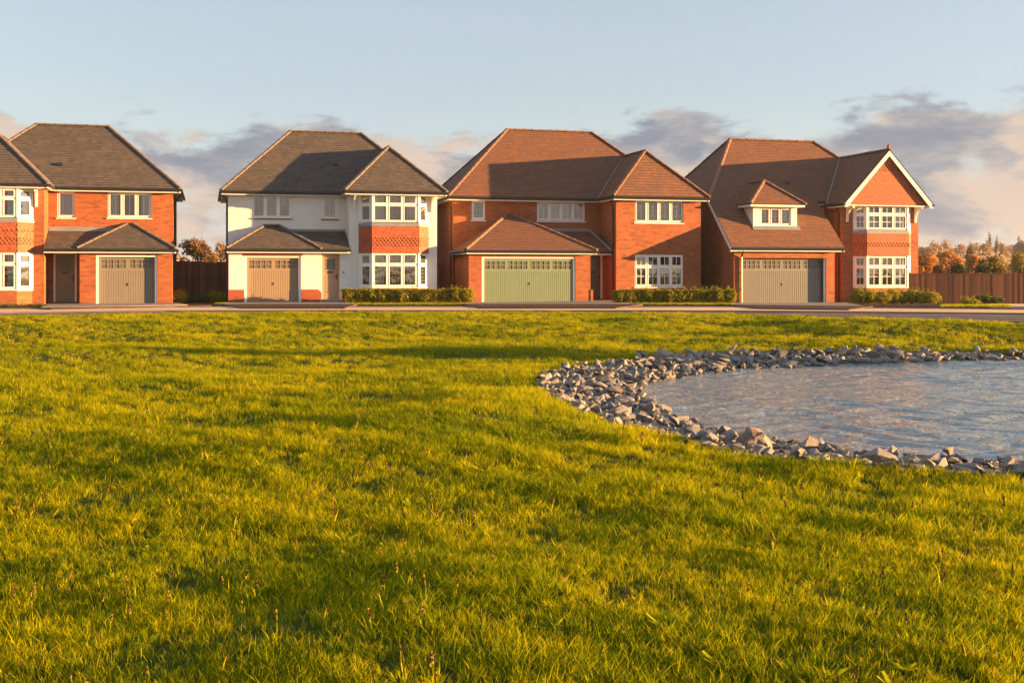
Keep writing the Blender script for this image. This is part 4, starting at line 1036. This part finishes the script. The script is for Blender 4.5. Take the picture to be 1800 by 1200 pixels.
for t in allst[300:]:
    me = rnd.choice(stones); mm = smat(*t); b0 = len(rv); rv += [tuple(mm @ v.co) for v in me.vertices]; rf += [tuple(b0 + i for i in p.vertices) for p in me.polygons]
me = bpy.data.meshes.new('small_stones'); me.from_pydata(rv, [], rf); me.materials.append(M['stone']); me.update()
so = bpy.data.objects.new('small_stones', me); col.objects.link(so); so.parent = edging; tag(so, kind='stuff')
# the one big boulder
bm = bmesh.new(); r = random.Random(44)
prof = [(-1.0, 0.0, 0.05), (-0.45, -0.1, 0.80), (-0.15, 0.0, 1.0), (0.25, 0.05, 0.96), (0.62, 0.0, 0.72), (0.95, 0.05, 0.25), (1.02, -0.05, -0.1), (-0.7, -0.5, -0.15), (0.0, -0.62, 0.0), (0.35, -0.55, 0.25), (0.6, -0.5, -0.1), (-0.2, -0.42, 0.5), (0.1, 0.6, 0.6), (-0.6, 0.55, 0.2), (0.6, 0.55, 0.3), (0, 0.6, -0.3), (0.7, -0.4, -0.35), (-0.8, -0.3, -0.35), (0.4, -0.3, 0.75)]
for p in prof: bm.verts.new((p[0] * 0.23, p[1] * 0.25, p[2] * 0.20))
bmesh.ops.convex_hull(bm, input=bm.verts[:]); bmesh.ops.bevel(bm, geom=bm.edges[:], offset=0.012, segments=1, affect='EDGES')
bmesh.ops.triangulate(bm, faces=bm.faces[:]); bmesh.ops.subdivide_edges(bm, edges=bm.edges[:], cuts=1, use_grid_fill=True)
for v in bm.verts: v.co += v.co.normalized() * (noise.noise(v.co * 12) * 0.03 + noise.noise(v.co * 40) * 0.006)
me = bpy.data.meshes.new('boulder'); bm.to_mesh(me); bm.free(); me.materials.append(M['boulder'])
bo = bpy.data.objects.new('boulder', me); col.objects.link(bo); bo.location = (BOULDER[0] - 0.06, BOULDER[1] - 0.06, -0.50); bo.rotation_euler = (0, 0, 0.25)
tag(bo, 'largest pinkish brown boulder standing at the near edge of the pond', 'boulder')

# ------------------------------------------------------------------ foliage
def leafcard(mb_v, mb_f, c, size, r, up=0.3):
    """one leaf: a folded quad"""
    n = Vector((r.gauss(0, 1), r.gauss(0, 1), r.gauss(up, 1))).normalized(); a = n.cross(Vector((r.gauss(0, 1), r.gauss(0, 1), r.gauss(0, 1)))).normalized(); b = n.cross(a)
    i = len(mb_v); L = size * r.uniform(0.7, 1.3); W = L * 0.5
    mb_v += [tuple(c - a * L * 0.5), tuple(c + b * W * 0.5 + n * L * 0.08), tuple(c + a * L * 0.5), tuple(c - b * W * 0.5 + n * L * 0.08)]
    mb_f += [(i, i + 1, i + 2, i + 3)]
def leaf_mesh(name, pts, size, mat, seed=0, parent=None):
    r = random.Random(seed); V, F = [], []
    for p in pts: leafcard(V, F, Vector(p), size, r)
    me = bpy.data.meshes.new(name); me.from_pydata(V, [], F); me.materials.append(mat); me.update()
    o = bpy.data.objects.new(name, me); col.objects.link(o)
    if parent: o.parent = parent
    return o
M['hedge'] = leaf_mat('laurel_leaf', [(0.11, 0.15, 0.010), (0.27, 0.29, 0.012), (0.42, 0.37, 0.016), (0.36, 0.20, 0.03)], 0.35, 2.5)
M['hedge_dk'] = leaf_mat('dark_shrub_leaf', [(0.04, 0.06, 0.016), (0.08, 0.11, 0.02), (0.14, 0.15, 0.03)], 0.3, 2.5)
M['autumn'] = leaf_mat('orange_autumn_leaf', [(0.32, 0.12, 0.03), (0.50, 0.20, 0.035), (0.60, 0.30, 0.04), (0.42, 0.19, 0.05)], 0.5, 0.25)
M['brown_leaf'] = leaf_mat('brown_autumn_leaf', [(0.12, 0.065, 0.035), (0.21, 0.11, 0.05), (0.28, 0.145, 0.055)], 0.4, 0.25)
M['oak'] = leaf_mat('olive_yellow_leaf', [(0.09, 0.08, 0.02), (0.20, 0.15, 0.03), (0.38, 0.28, 0.03), (0.18, 0.12, 0.03)], 0.4, 0.22)
M['evergreen'] = leaf_mat('evergreen_leaf', [(0.02, 0.032, 0.012), (0.035, 0.05, 0.018), (0.05, 0.06, 0.02)], 0.25, 0.5)
M['far_leaf'] = leaf_mat('far_wood_leaf', [(0.26, 0.18, 0.13), (0.38, 0.25, 0.15), (0.30, 0.21, 0.16), (0.44, 0.28, 0.15)], 0.4, 0.06)
M['twig'] = plain('bare_twig', (0.20, 0.12, 0.08), 0.9, 0.2)
M['trunk'] = plain('tree_bark', (0.07, 0.05, 0.035), 0.95, 0.3)

def blob_pts(blobs, n, r, shell=0.55):
    out = []; wt = [b[3] * b[4] for b in blobs]; s = sum(wt)
    for b, w_ in zip(blobs, wt):
        for _ in range(int(n * w_ / s)):
            v = Vector((r.gauss(0, 1), r.gauss(0, 1), r.gauss(0, 1))).normalized()
            rad = (shell + (1 - shell) * r.random() ** 0.6)
            rad *= 0.86 + 0.30 * noise.noise(v * 2.3 + Vector((b[0], b[1], b[2])))
            out.append((b[0] + v.x * b[3] * rad, b[1] + v.y * b[3] * rad, b[2] + v.z * b[4] * rad))
    return out

def shrub(name, p0, p1, h, depth, mat, label, cat, seed, density=4200, lsize=0.065, group=None, lumps=None):
    """hedge or shrub between two ground points (x,y)"""
    p0, p1 = Vector((*p0, 0)), Vector((*p1, 0)); L = (p1 - p0).length; r = random.Random(seed)
    H = empty(name, ((p0 + p1) / 2).to_tuple()); H.rotation_euler.z = math.atan2((p1 - p0).y, (p1 - p0).x)
    tag(H, label, cat, group); n = lumps or max(1, int(L / 0.42)); blobs = []
    for i in range(n):
        x = -L / 2 + L * (i + 0.5) / n + r.uniform(-.06, .06); hh = h * r.uniform(0.86, 1.08)
        blobs.append((x, r.uniform(-.08, .08), hh * 0.52, max(0.30, L / n * 0.85), hh * 0.52))
    pts = [p for p in blob_pts(blobs, int(density * L * h / 0.6), r, 0.6) if p[2] > 0.02]
    pts = [(p[0], p[1] * depth / 0.5, p[2]) for p in pts]
    if name == 'hedge':
        for _ in range(int(len(pts) * 0.9)):
            x, y, z = r.uniform(-L / 2, L / 2), r.uniform(-1, 1), r.uniform(0.03, 1); q = r.random()
            if q < 0.45: y = math.copysign(1, y) * r.uniform(0.85, 1)
            elif q < 0.8: z = r.uniform(0.88, 1.0)
            k = 1 + 0.12 * noise.noise(Vector((x * 1.7, y, seed)))
            pts.append((x, y * depth * 0.5 * k, z * h * 0.93 * k))
    leaf_mesh('foliage', pts, lsize, M[mat], seed, H)
    # sprigs standing above
    pts = []
    for b in blobs:
        for k in range(5):
            x, y = b[0] + r.uniform(-.25, .25), b[1] + r.uniform(-.2, .2); z = b[2] + b[4] * 0.8
            for q in range(7): pts.append((x + r.gauss(0, .012) , y + r.gauss(0, .012), z + q * 0.025))
    leaf_mesh('sprigs', pts, lsize * 0.8, M[mat], seed + 1, H)
    st = MB()
    for b in blobs:
        for k in range(3): st.tube([(b[0] + r.uniform(-.08, .08), b[1], -0.02), (b[0] + r.uniform(-.2, .2), b[1] + r.uniform(-.1, .1), b[2] + b[4] * 0.5)], [0.014, 0.006], 4)
    st.build('stem', M['trunk'], H)
    return H
def gp(px, D): return ((px - 900) * D / 2000, D)
shrub('hedge', gp(606, 48.6), gp(830, 49.1), 0.64, 0.55, 'hedge', 'clipped green hedge under the white house bay window, reaching to the green garage', 'hedge', 21)
shrub('hedge', gp(1078, 49.2), gp(1290, 49.4), 0.60, 0.55, 'hedge', 'low green hedge before the brick wing between green garage and dormer house', 'hedge', 22)
shrub('shrub', gp(1500, 47.4), gp(1560, 47.6), 0.62, 0.6, 'hedge', 'bushy green shrub beside the dormer house driveway', 'shrub', 23, lumps=3)
shrub('shrub', gp(1558, 47.8), gp(1612, 48.0), 0.60, 0.6, 'hedge', 'middle green shrub below the bay of the gabled house', 'shrub', 24, lumps=3)
shrub('shrub', gp(1610, 47.8), gp(1652, 47.6), 0.50, 0.6, 'hedge', 'rounded green shrub at the right corner of the gabled house', 'shrub', 25, lumps=2)
shrub('shrub', gp(1692, 46.8), gp(1718, 46.7), 0.28, 0.5, 'hedge', 'small yellowish shrub on the verge before the right hand fence', 'shrub', 26, lumps=2)
shrub('shrub', gp(1722, 48.6), gp(1762, 48.7), 0.36, 0.5, 'hedge_dk', 'low dark green shrub close to the right hand fence', 'shrub', 27, lumps=2)
shrub('shrub', gp(304, 48.9), gp(328, 49.0), 0.62, 0.5, 'hedge', 'bright yellow green shrub at the corner of the beige garage', 'shrub', 28, lumps=2)
shrub('shrub', gp(328, 49.6), gp(372, 49.8), 0.36, 0.5, 'hedge_dk', 'low dark shrub in the gap left of the white house', 'shrub', 29, lumps=3)
shrub('shrub', gp(368, 49.8), gp(398, 49.9), 0.55, 0.5, 'hedge', 'green shrub against the left corner of the white house', 'shrub', 30, lumps=2)
shrub('ground_plants', gp(-40, 43.2), gp(78, 44.6), 0.12, 0.4, 'hedge_dk', 'low dark plants along the foot of the left house wall', 'plants', 31, density=2600, lsize=0.05)

# ---- fences
def fence(p0, p1, z0, z1, mat, label, bw=0.14, cap=True, posts=1.8):
    p0, p1 = Vector((*p0, 0)), Vector((*p1, 0)); L = (p1 - p0).length
    H = empty('timber_fence', (p0.x, p0.y, z0), math.atan2((p1 - p0).y, (p1 - p0).x)); tag(H, label, 'fence')
    h = z1 - z0; b = MB(); b.prism([(0, 0, 0), (bw * 1.04, -0.008, 0), (bw * 1.04, 0.010, 0), (0, 0.012, 0)], (0, 0, h - 0.06)); mesh = b.mesh('board', M[mat])
    n = int(L / bw)
    for i in range(n): 
        o = inst('board', mesh, H, Matrix.Translation((i * bw, (0.005 if i % 2 else -0.005) + rnd.uniform(-0.004, 0.004), rnd.uniform(-0.01, 0.012))) @ Matrix.Rotation(rnd.uniform(-0.006, 0.006), 4, 'Y'))
    k = int(L / posts) + 1
    pm = MB(); pm.box(-0.05, 0.05, -0.06, 0.05, -0.1, h + 0.02); pmesh = pm.mesh('post', M[mat])
    for i in range(k + 1):
        if i * posts <= L: inst('post', pmesh, H, Matrix.Translation((i * posts, 0.075, 0)))
    if cap: c = MB(); c.box(0, L, -0.035, 0.035, h - 0.055, h - 0.015); c.build('cap_rail', M[mat], H)
    g_ = MB(); g_.box(0, L, 0.014, 0.05, h * 0.2, h * 0.2 + 0.08); g_.build('rail', M[mat], H); g_ = MB(); g_.box(0, L, 0.014, 0.05, h * 0.75, h * 0.75 + 0.08); g_.build('rail', M[mat], H)
    return H
fence(gp(298, 54.0), gp(352, 54.2), 0, 1.92, 'timber', 'dark brown timber fence in the gap right of the beige garage', cap=False)
fence(gp(352, 53.4), gp(402, 53.7), 0, 1.84, 'timber_warm', 'brown timber fence with pale top rail next to the white house')
fence(gp(764, 56.5), gp(815, 57.2), 0, 1.78, 'timber_warm', 'brown timber fence behind the hedge between the white house and the green garage')
fence(gp(1230, 58.5), gp(1268, 58.9), 0, 1.80, 'timber_warm', 'brown timber fence in the narrow gap left of the dormer house')
fence(gp(1600, 57.0), gp(2000, 57.5), -0.28, 1.30, 'timber', 'long dark brown timber fence at the right edge of the photo')

# ---- trees
def tree(px, D, top_py, width_px, mat, label, seed, n=2600, lsize=0.35, base=-0.5, trunk_h=0.3, blobsn=9, group='trees behind the houses', squash=1.0, name='tree', twigs=False, shell=0.35):
    r = random.Random(seed); W = width_px * D / 2000 / 2; top = 1.35 + (478 - top_py) * D / 2000; Ht = top - base; x, y = (px - 900) * D / 2000, D
    T = empty(name, (x, y, base)); tag(T, label, 'tree', group)
    cz = Ht * (trunk_h + 1) / 2; ch = Ht * (1 - trunk_h) / 2; blobs = []
    for i in range(blobsn):
        a = r.uniform(0, 6.28); q = r.uniform(0.2, 0.75); zz = r.uniform(-0.65, 0.65); rr = math.sqrt(max(0, 1 - zz * zz)) * q
        s = r.uniform(0.34, 0.52); blobs.append((math.cos(a) * W * rr, math.sin(a) * W * rr, cz + zz * ch * 0.9, W * s, ch * s * 1.05 * squash))
    blobs.append((0, 0, cz + ch * 0.45, W * 0.5, ch * 0.55))
    leaf_mesh('crown', blob_pts(blobs, n, r, shell), lsize, M[mat], seed, T)
    tk = MB(); tr_ = max(0.06, Ht * 0.022); tk.tube([(0, 0, -0.2), (r.uniform(-.1, .1), 0, Ht * 0.35), (r.uniform(-.2, .2), 0, Ht * 0.6), (0, 0, Ht * 0.85)], [tr_, tr_ * 0.75, tr_ * 0.45, tr_ * 0.12], 7)
    for b in blobs:
        z0 = Ht * r.uniform(0.28, 0.5); tk.tube([(0, 0, z0), (b[0] * 0.5, b[1] * 0.5, (z0 + b[2]) / 2 + 0.1), (b[0], b[1], b[2])], [tr_ * 0.5, tr_ * 0.3, tr_ * 0.1], 5)
    tk.build('trunk', M['trunk'], T)
    if twigs:
        tw = MB()
        for i in range(twigs):
            b = r.choice(blobs); v = Vector((r.gauss(0, 1), r.gauss(0, 1), abs(r.gauss(0.2, 1)))).normalized(); c = Vector(b[:3])
            e = c + Vector((v.x * b[3], v.y * b[3], v.z * b[4])) * r.uniform(0.8, 1.25); m_ = (c + e) / 2 + Vector((r.gauss(0, .1), 0, r.gauss(0, .1)))
            tw.tube([c, m_, e], [0.03, 0.02, 0.006], 3)
        tw.build('branches', M['twig'], T)
    return T
tree(352, 95, 417, 76, 'brown_leaf', 'rounded bare brown tree between the two left houses', 51, n=2400, lsize=0.30, twigs=500, shell=0.2, squash=0.9, trunk_h=0.15)
tree(388, 110, 424, 46, 'far_leaf', 'pale sparse tree just left of the white house', 52, n=700, lsize=0.30, twigs=420, shell=0.2, trunk_h=0.2)
tree(322, 80, 447, 40, 'evergreen', 'low dark bush behind the fence right of the left house', 53, n=1500, lsize=0.2, trunk_h=0.05)
tree(372, 82, 450, 70, 'brown_leaf', 'low brown bush behind the fence left of the white house', 54, n=1500, lsize=0.2, trunk_h=0.05)
# right-hand side, near row
tree(1632, 105, 443, 66, 'autumn', 'orange autumn tree directly beside the gable wall', 60, n=3600, lsize=0.26, trunk_h=0.12, twigs=120)
tree(1668, 120, 436, 60, 'autumn', 'second orange autumn tree right of the gable house', 61, n=3600, lsize=0.28, trunk_h=0.12, twigs=120)
tree(1708, 110, 445, 52, 'autumn', 'bright yellow orange autumn tree above the dark green bush', 62, n=3200, lsize=0.26, trunk_h=0.12, twigs=100)
tree(1688, 78, 461, 46, 'evergreen', 'dark green rounded bush behind the fence', 63, n=2600, lsize=0.18, trunk_h=0.04)
tree(1650, 80, 458, 50, 'brown_leaf', 'brown scrubby bush behind the fence near the gable', 64, n=2200, lsize=0.2, trunk_h=0.04, twigs=120)
tree(1752, 84, 447, 76, 'oak', 'dark olive tree behind the middle of the right fence', 65, n=4800, lsize=0.2, trunk_h=0.08, blobsn=12)
tree(1792, 88, 443, 64, 'oak', 'yellow crowned olive tree at the right edge of the photo', 66, n=4200, lsize=0.2, trunk_h=0.08, blobsn=12)
tree(1726, 74, 464, 44, 'evergreen', 'dark hedge-like bush left of the olive trees', 67, n=2200, lsize=0.18, trunk_h=0.04)
tree(1822, 80, 452, 60, 'brown_leaf', 'brown bush past the right edge of the fence', 68, n=2200, lsize=0.2, trunk_h=0.05)
tree(1706, 190, 428, 16, 'evergreen', 'small dark conifer in the middle of the far slope', 69, n=900, lsize=0.35, trunk_h=0.05, blobsn=4)
# far skyline
sk = [(1622, 430, 48), (1648, 424, 40), (1662, 420, 36), (1690, 427, 44), (1712, 421, 40), (1735, 424, 40), (1760, 423, 38), (1778, 425, 34), (1796, 420, 30), (1815, 424, 40), (1600, 428, 46)]
for i, (px, py, wd) in enumerate(sk):
    D = 300 + (i * 37) % 90
    tree(px, D, py, wd * 1.2, 'far_leaf', 'brown leafless tree on the distant skyline, ' + ['near the gable wall', 'second from the gable wall', 'tallest rounded one near the gable', 'above the bright orange tree', 'just left of the poplars', 'under the twin poplars', 'right of the twin poplars', 'left of the lone poplar', 'under the right hand poplar', 'past the right edge', 'hidden behind the gable corner'][i], 80 + i, n=1500, lsize=0.9, trunk_h=0.05, blobsn=7, twigs=90, base=-1.0, squash=0.9)
for i, (px, py, lb) in enumerate([(1740, 404, 'tall slim poplar on the skyline, left one of a pair'), (1752, 410, 'slim poplar on the skyline, right one of a pair'), (1792, 411, 'lone slim poplar on the skyline at the far right')]):
    tree(px, 330, py, 8, 'far_leaf', lb, 110 + i, n=700, lsize=0.55, trunk_h=0.08, blobsn=12, group='poplars on the skyline', squash=0.9, name='poplar_tree', base=-1.0)
# far wood mass behind: one undulating belt of foliage
pts = []; r = random.Random(3)
for i in range(26000):
    px = r.uniform(-600, 2500); D = r.uniform(220, 420); y_top = 431 + 6 * math.sin(px * 0.021) + 4 * math.sin(px * 0.057 + 1) + (12 if px < 1500 else 0)
    hz = 1.35 + (478 - y_top) * D / 2000; q = r.random() ** 0.6
    pts.append(((px - 900) * D / 2000, D, -1 + (hz + 1) * q * (0.55 + 0.45 * (D - 220) / 200)))
tag(leaf_mesh('far_wood', pts, 1.5, M['far_leaf'], 5), 'distant wooded slope in autumn brown', kind='stuff')
# the young tree across the pond, beyond the right edge, whose shade crosses the field
def shade_tree():
    r = random.Random(9); T = empty('young_tree', (31.0, 23.4, -0.4)); tag(T, 'young tree on the far bank of the pond past the right edge', 'tree')
    blobs = [(r.uniform(-.7, .7), r.uniform(-.75, .75), r.uniform(1.2, 3.8), 0.75, 0.8) for _ in range(12)]
    leaf_mesh('crown', blob_pts(blobs, 3800, r, 0.2), 0.16, M['brown_leaf'], 9, T)
    m = MB(); m.tube([(0, 0, -0.1), (0, 0, 2.0), (0.05, 0, 4.0)], [0.07, 0.05, 0.015], 7)
    for b in blobs: m.tube([(0, 0, b[2] - 0.5), b[:3]], [0.03, 0.008], 4)
    m.build('trunk', M['trunk'], T)
shade_tree()

# ------------------------------------------------------------------ grass
def grass_mat(name, c1, c2, c3, trans=0.5):
    t = new_mat(name); t.n.remove(t.b)
    g = t.node('ShaderNodeNewGeometry'); oi = t.node('ShaderNodeObjectInfo')
    loc = oi.outputs['Location']
    n1 = t.noise(loc, 0.45, 4, 0.6); n2 = t.noise(loc, 3.0, 3, 0.6)
    f = t.math('ADD', t.math('MULTIPLY', n1, 0.45), t.math('ADD', t.math('MULTIPLY', n2, 0.25), t.math('MULTIPLY', g.outputs['Random Per Island'], 0.30)))
    cr = t.node('ShaderNodeValToRGB'); t.link(f, cr.inputs[0]); e = cr.color_ramp.elements; e.new(0.5)
    for i, (c, p) in enumerate(((c1, 0.32), (c2, 0.5), (c3, 0.66))): e[i].position = p; e[i].color = (*c, 1)
    rare = t.math('GREATER_THAN', g.outputs['Random Per Island'], 0.975)
    c = t.mix(rare, cr.outputs[0], (0.30, 0.17, 0.06))
    d = t.node('ShaderNodeBsdfPrincipled'); d.inputs['Roughness'].default_value = 0.7; d.inputs['Specular IOR Level'].default_value = 0.08
    tr = t.node('ShaderNodeBsdfTranslucent'); mx = t.node('ShaderNodeMixShader'); mx.inputs[0].default_value = trans
    t.link(c, d.inputs['Base Color']); t.link(c, tr.inputs[0]); t.link(d.outputs[0], mx.inputs[1]); t.link(tr.outputs[0], mx.inputs[2]); t.link(mx.outputs[0], t.out.inputs[0])
    return t.m
M['grass'] = grass_mat('grass_blade', (0.085, 0.155, 0.002), (0.33, 0.355, 0.002), (0.64, 0.50, 0.004), 0.5)
M['seed'] = plain('dock_seed_head', (0.21, 0.115, 0.02), 0.9, 0.3)
def tuft(seed, n, hmin, hmax, rad, wid, lean=0.5, seg=3):
    r = random.Random(seed); V, F = [], []
    for _ in range(n):
        a = r.uniform(0, 6.28); q = rad * math.sqrt(r.random()); x, y = math.cos(a) * q, math.sin(a) * q
        h = r.uniform(hmin, hmax) * (1.35 if r.random() < 0.08 else 1); d = r.uniform(0, 6.28); l = h * r.uniform(0.1, lean); w = wid * r.uniform(0.7, 1.3); fa = d + 1.57 + r.uniform(-.5, .5)
        wx, wy = math.cos(fa) * w / 2, math.sin(fa) * w / 2; base = len(V)
        for s in range(seg):
            t = s / seg; k = 1 - 0.55 * t; ox, oy, oz = math.cos(d) * l * t * t, math.sin(d) * l * t * t, h * t * (1 - 0.15 * t)
            V += [(x + ox - wx * k, y + oy - wy * k, oz - 0.005), (x + ox + wx * k, y + oy + wy * k, oz - 0.005)]
        V.append((x + math.cos(d) * l, y + math.sin(d) * l, h * 0.85))
        for s in range(seg - 1): F.append((base + 2 * s, base + 2 * s + 1, base + 2 * s + 3, base + 2 * s + 2))
        F.append((base + 2 * seg - 2, base + 2 * seg - 1, base + 2 * seg))
    return V, F
def tuft_obj(name, VF, mats, mi=None):
    me = bpy.data.meshes.new(name); me.from_pydata(VF[0], [], VF[1])
    for m in mats: me.materials.append(m)
    if mi: me.polygons.foreach_set('material_index', mi)
    me.update(); return bpy.data.objects.new(name, me)      # kept out of the scene: only a source for the grass object
tufts = [tuft_obj('grass_tuft', tuft(300 + i, 26, 0.025, 0.065, 0.06, 0.0036, 0.8), [M['grass']]) for i in range(4)]
tufts += [tuft_obj('grass_tuft', tuft(310 + i, 22, 0.035, 0.085, 0.05, 0.0038, 0.9), [M['grass']]) for i in range(3)]
# stalk with a reddish seed head
def stalk(seed):
    r = random.Random(seed); V, F = tuft(seed, 5, 0.05, 0.1, 0.03, 0.007, 0.7); mi = [0] * len(F)
    m = MB(); h = r.uniform(0.09, 0.15); lx = r.uniform(-.04, .04); m.tube([(0, 0, 0), (lx * 0.4, 0, h * 0.6), (lx, 0.01, h)], [0.0022, 0.002, 0.0015], 3); s0 = len(m.f)
    for k in range(14):
        t = 0.62 + 0.38 * k / 14; c = Vector((lx * t, 0.01 * t, h * t)); w = 0.0085 * (1.2 - t * 0.5); a = r.uniform(0, 6)
        m.face([c + Vector((math.cos(a) * w, math.sin(a) * w, 0)), c + Vector((0, 0, w * 1.4)), c - Vector((math.cos(a) * w, math.sin(a) * w, 0)), c - Vector((0, 0, w * 0.8))])
    b = len(V); V += m.v; F += [tuple(b + i for i in f) for f in m.f]; mi += [0] * s0 + [1] * (len(m.f) - s0)
    return tuft_obj('seed_stalk', (V, F), [M['grass'], M['seed']], mi)
stalks = [stalk(400 + i) for i in range(3)]
# broad-leaved weed rosette
def weed(seed):
    r = random.Random(seed); V, F = [], []
    for k in range(9):
        a = k * 0.7 + r.uniform(-.2, .2); L = r.uniform(0.05, 0.085); w = L * 0.16; e = r.uniform(0.3, 0.8); c, s = math.cos(a), math.sin(a); b = len(V)
        for t, ww in ((0, 0.3), (0.5, 1.0), (0.85, 0.7)): V += [(c * L * t - s * w * ww, s * L * t + c * w * ww, L * t * e + 0.01), (c * L * t + s * w * ww, s * L * t - c * w * ww, L * t * e + 0.01)]
        V.append((c * L, s * L, L * e * 0.8 + 0.01)); F += [(b, b + 1, b + 3, b + 2), (b + 2, b + 3, b + 5, b + 4), (b + 4, b + 5, b + 6)]
    return tuft_obj('weed', (V, F), [M['grass']])
weeds = [weed(500)]
SRC = tufts + stalks + weeds

def scatter():
    P, S, IX, RT = [], [], [], []
    def zone(y0, y1, dens, scale, stalk_d, tall=0.0):
        w = lambda y: 0.45 * y * 1.12 + 3.4
        n = int(dens * (w(y0) + w(y1)) * (y1 - y0))
        y = nrng.uniform(y0, y1, int(n * 1.3)); x = nrng.uniform(-1, 1, len(y)) * w(y1); k = np.abs(x) < w(y); x, y = x[k][:n], y[k][:n]
        # uneven cover: thinner patches
        nz = np.zeros(len(x))
        for kx, ky, ph in ((2.1, 1.3, 0.3), (-1.2, 2.7, 1.7), (4.3, -3.1, 2.2), (6.1, 5.2, 0.7)): nz += np.sin(kx * x + ky * y + ph) / 4
        keep = (nrng.random(len(x)) < 0.88 + 0.5 * nz) & (y < EDGE(x) - np.where(x > 6, 0.45, 0.12))
        inn = inside(PO, x, y) & (dist(PO, x, y) > 0.05); keep &= ~inn
        x, y, nz = x[keep], y[keep], nz[keep]
        z = ground(x, y); P.append(np.stack([x, y, z], 1))
        S.append(scale * nrng.uniform(0.7, 1.3, len(x)) * (1 + 0.28 * nz))
        ix = nrng.integers(0, 7, len(x)); q = nrng.random(len(x))
        ix = np.where(nz > 0.25, np.where(q < 0.75, 4 + ix % 3, ix % 4), np.where(q < 0.12, 4 + ix % 3, ix % 4))
        ix = np.where(q > 1 - stalk_d, 7 + ix % 3, ix); ix = np.where((q > 1 - stalk_d * 1.6) & (q <= 1 - stalk_d), 10, ix)
        ix = np.where((ix < 4) & (nrng.random(len(x)) < tall), 4 + ix % 3, ix); IX.append(ix); RT.append(np.stack([nrng.normal(0, 0.12, len(x)), nrng.normal(0, 0.12, len(x)), nrng.uniform(0, 6.28, len(x))], 1))
    zone(2.5, 7.5, 500, 1.0, 0.014, 0.3)
    zone(7.5, 13, 280, 1.2, 0.012, 0.15)
    zone(13, 21, 110, 1.5, 0.003)
    zone(21, 38.5, 85, 1.35, 0.001)
    P_, S_, I_, R_ = np.concatenate(P), np.concatenate(S), np.concatenate(IX), np.concatenate(RT)
    # narrow lawn strips before the hedges
    for a, b, y0, y1 in ((606, 826, 46.6, 47.8), (1120, 1290, 46.7, 47.9), (1655, 1775, 43.6, 46.0), (380, 398, 46.6, 47.2)):
        n = 900; yy = nrng.uniform(y0, y1, n); xx = (nrng.uniform(a, b, n) - 900) * yy / 2000
        P_ = np.concatenate([P_, np.stack([xx, yy, np.full(n, 0.012)], 1)]); S_ = np.concatenate([S_, nrng.uniform(1.0, 1.5, n)]); I_ = np.concatenate([I_, nrng.integers(0, 4, n)]); R_ = np.concatenate([R_, np.stack([np.zeros(n), np.zeros(n), nrng.uniform(0, 6.28, n)], 1)])
    me = bpy.data.meshes.new('grass'); me.vertices.add(len(P_)); me.vertices.foreach_set('co', P_.astype(np.float32).ravel())
    for nm, ty, dat, key in (('scl', 'FLOAT', S_.astype(np.float32), 'value'), ('idx', 'INT', I_.astype(np.int32), 'value'), ('rot', 'FLOAT_VECTOR', R_.astype(np.float32).ravel(), 'vector')):
        at = me.attributes.new(nm, ty, 'POINT'); at.data.foreach_set(key, dat)
    me.update(); print('grass points', len(P_))
    o = bpy.data.objects.new('grass', me); col.objects.link(o); tag(o, 'long yellow green grass covering the field', kind='stuff')
    ng = bpy.data.node_groups.new('grass_scatter', 'GeometryNodeTree'); ng.interface.new_socket('Geometry', in_out='INPUT', socket_type='NodeSocketGeometry'); ng.interface.new_socket('Geometry', in_out='OUTPUT', socket_type='NodeSocketGeometry')
    N, Lk = ng.nodes, ng.links; gi = N.new('NodeGroupInput'); go_ = N.new('NodeGroupOutput'); iop = N.new('GeometryNodeInstanceOnPoints'); gti = N.new('GeometryNodeGeometryToInstance')
    ois = []
    for s in SRC:
        oi = N.new('GeometryNodeObjectInfo'); oi.inputs['Object'].default_value = s; oi.inputs['As Instance'].default_value = False; ois.append(oi)
    for oi in reversed(ois): Lk.new(oi.outputs['Geometry'], gti.inputs[0]) if False else None
    # one instance per source: join single-instance sets
    jn = N.new('GeometryNodeJoinGeometry')
    for oi in reversed(ois):
        g2 = N.new('GeometryNodeGeometryToInstance'); Lk.new(oi.outputs['Geometry'], g2.inputs[0]); Lk.new(g2.outputs[0], jn.inputs[0])
    N.remove(gti)
    def attr(nm, dt):
        a = N.new('GeometryNodeInputNamedAttribute'); a.data_type = dt; a.inputs['Name'].default_value = nm; return a.outputs['Attribute']
    Lk.new(gi.outputs[0], iop.inputs['Points']); Lk.new(jn.outputs[0], iop.inputs['Instance']); iop.inputs['Pick Instance'].default_value = True
    Lk.new(attr('idx', 'INT'), iop.inputs['Instance Index']); Lk.new(attr('scl', 'FLOAT'), iop.inputs['Scale'])
    e2r = N.new('FunctionNodeEulerToRotation'); Lk.new(attr('rot', 'FLOAT_VECTOR'), e2r.inputs[0]); Lk.new(e2r.outputs[0], iop.inputs['Rotation'])
    Lk.new(iop.outputs[0], go_.inputs[0]); md = o.modifiers.new('scatter', 'NODES'); md.node_group = ng
scatter()

# ------------------------------------------------------------------ evening air
hz = MB(); hz.box(-2600, 2600, -2600, 2600, -2.5, 17.0)
hm = bpy.data.materials.new('evening_haze'); hm.use_nodes = True; t = NT(hm.node_tree); t.n.clear()
o_ = t.node('ShaderNodeOutputMaterial'); pv = t.node('ShaderNodeVolumePrincipled'); pv.inputs['Density'].default_value = 0.0002; pv.inputs['Color'].default_value = (0.93, 0.92, 0.94, 1); pv.inputs['Anisotropy'].default_value = 0.3
t.link(pv.outputs[0], o_.inputs['Volume'])
tag(hz.build('haze', hm), 'thin evening haze over the field and the far woods', kind='stuff')
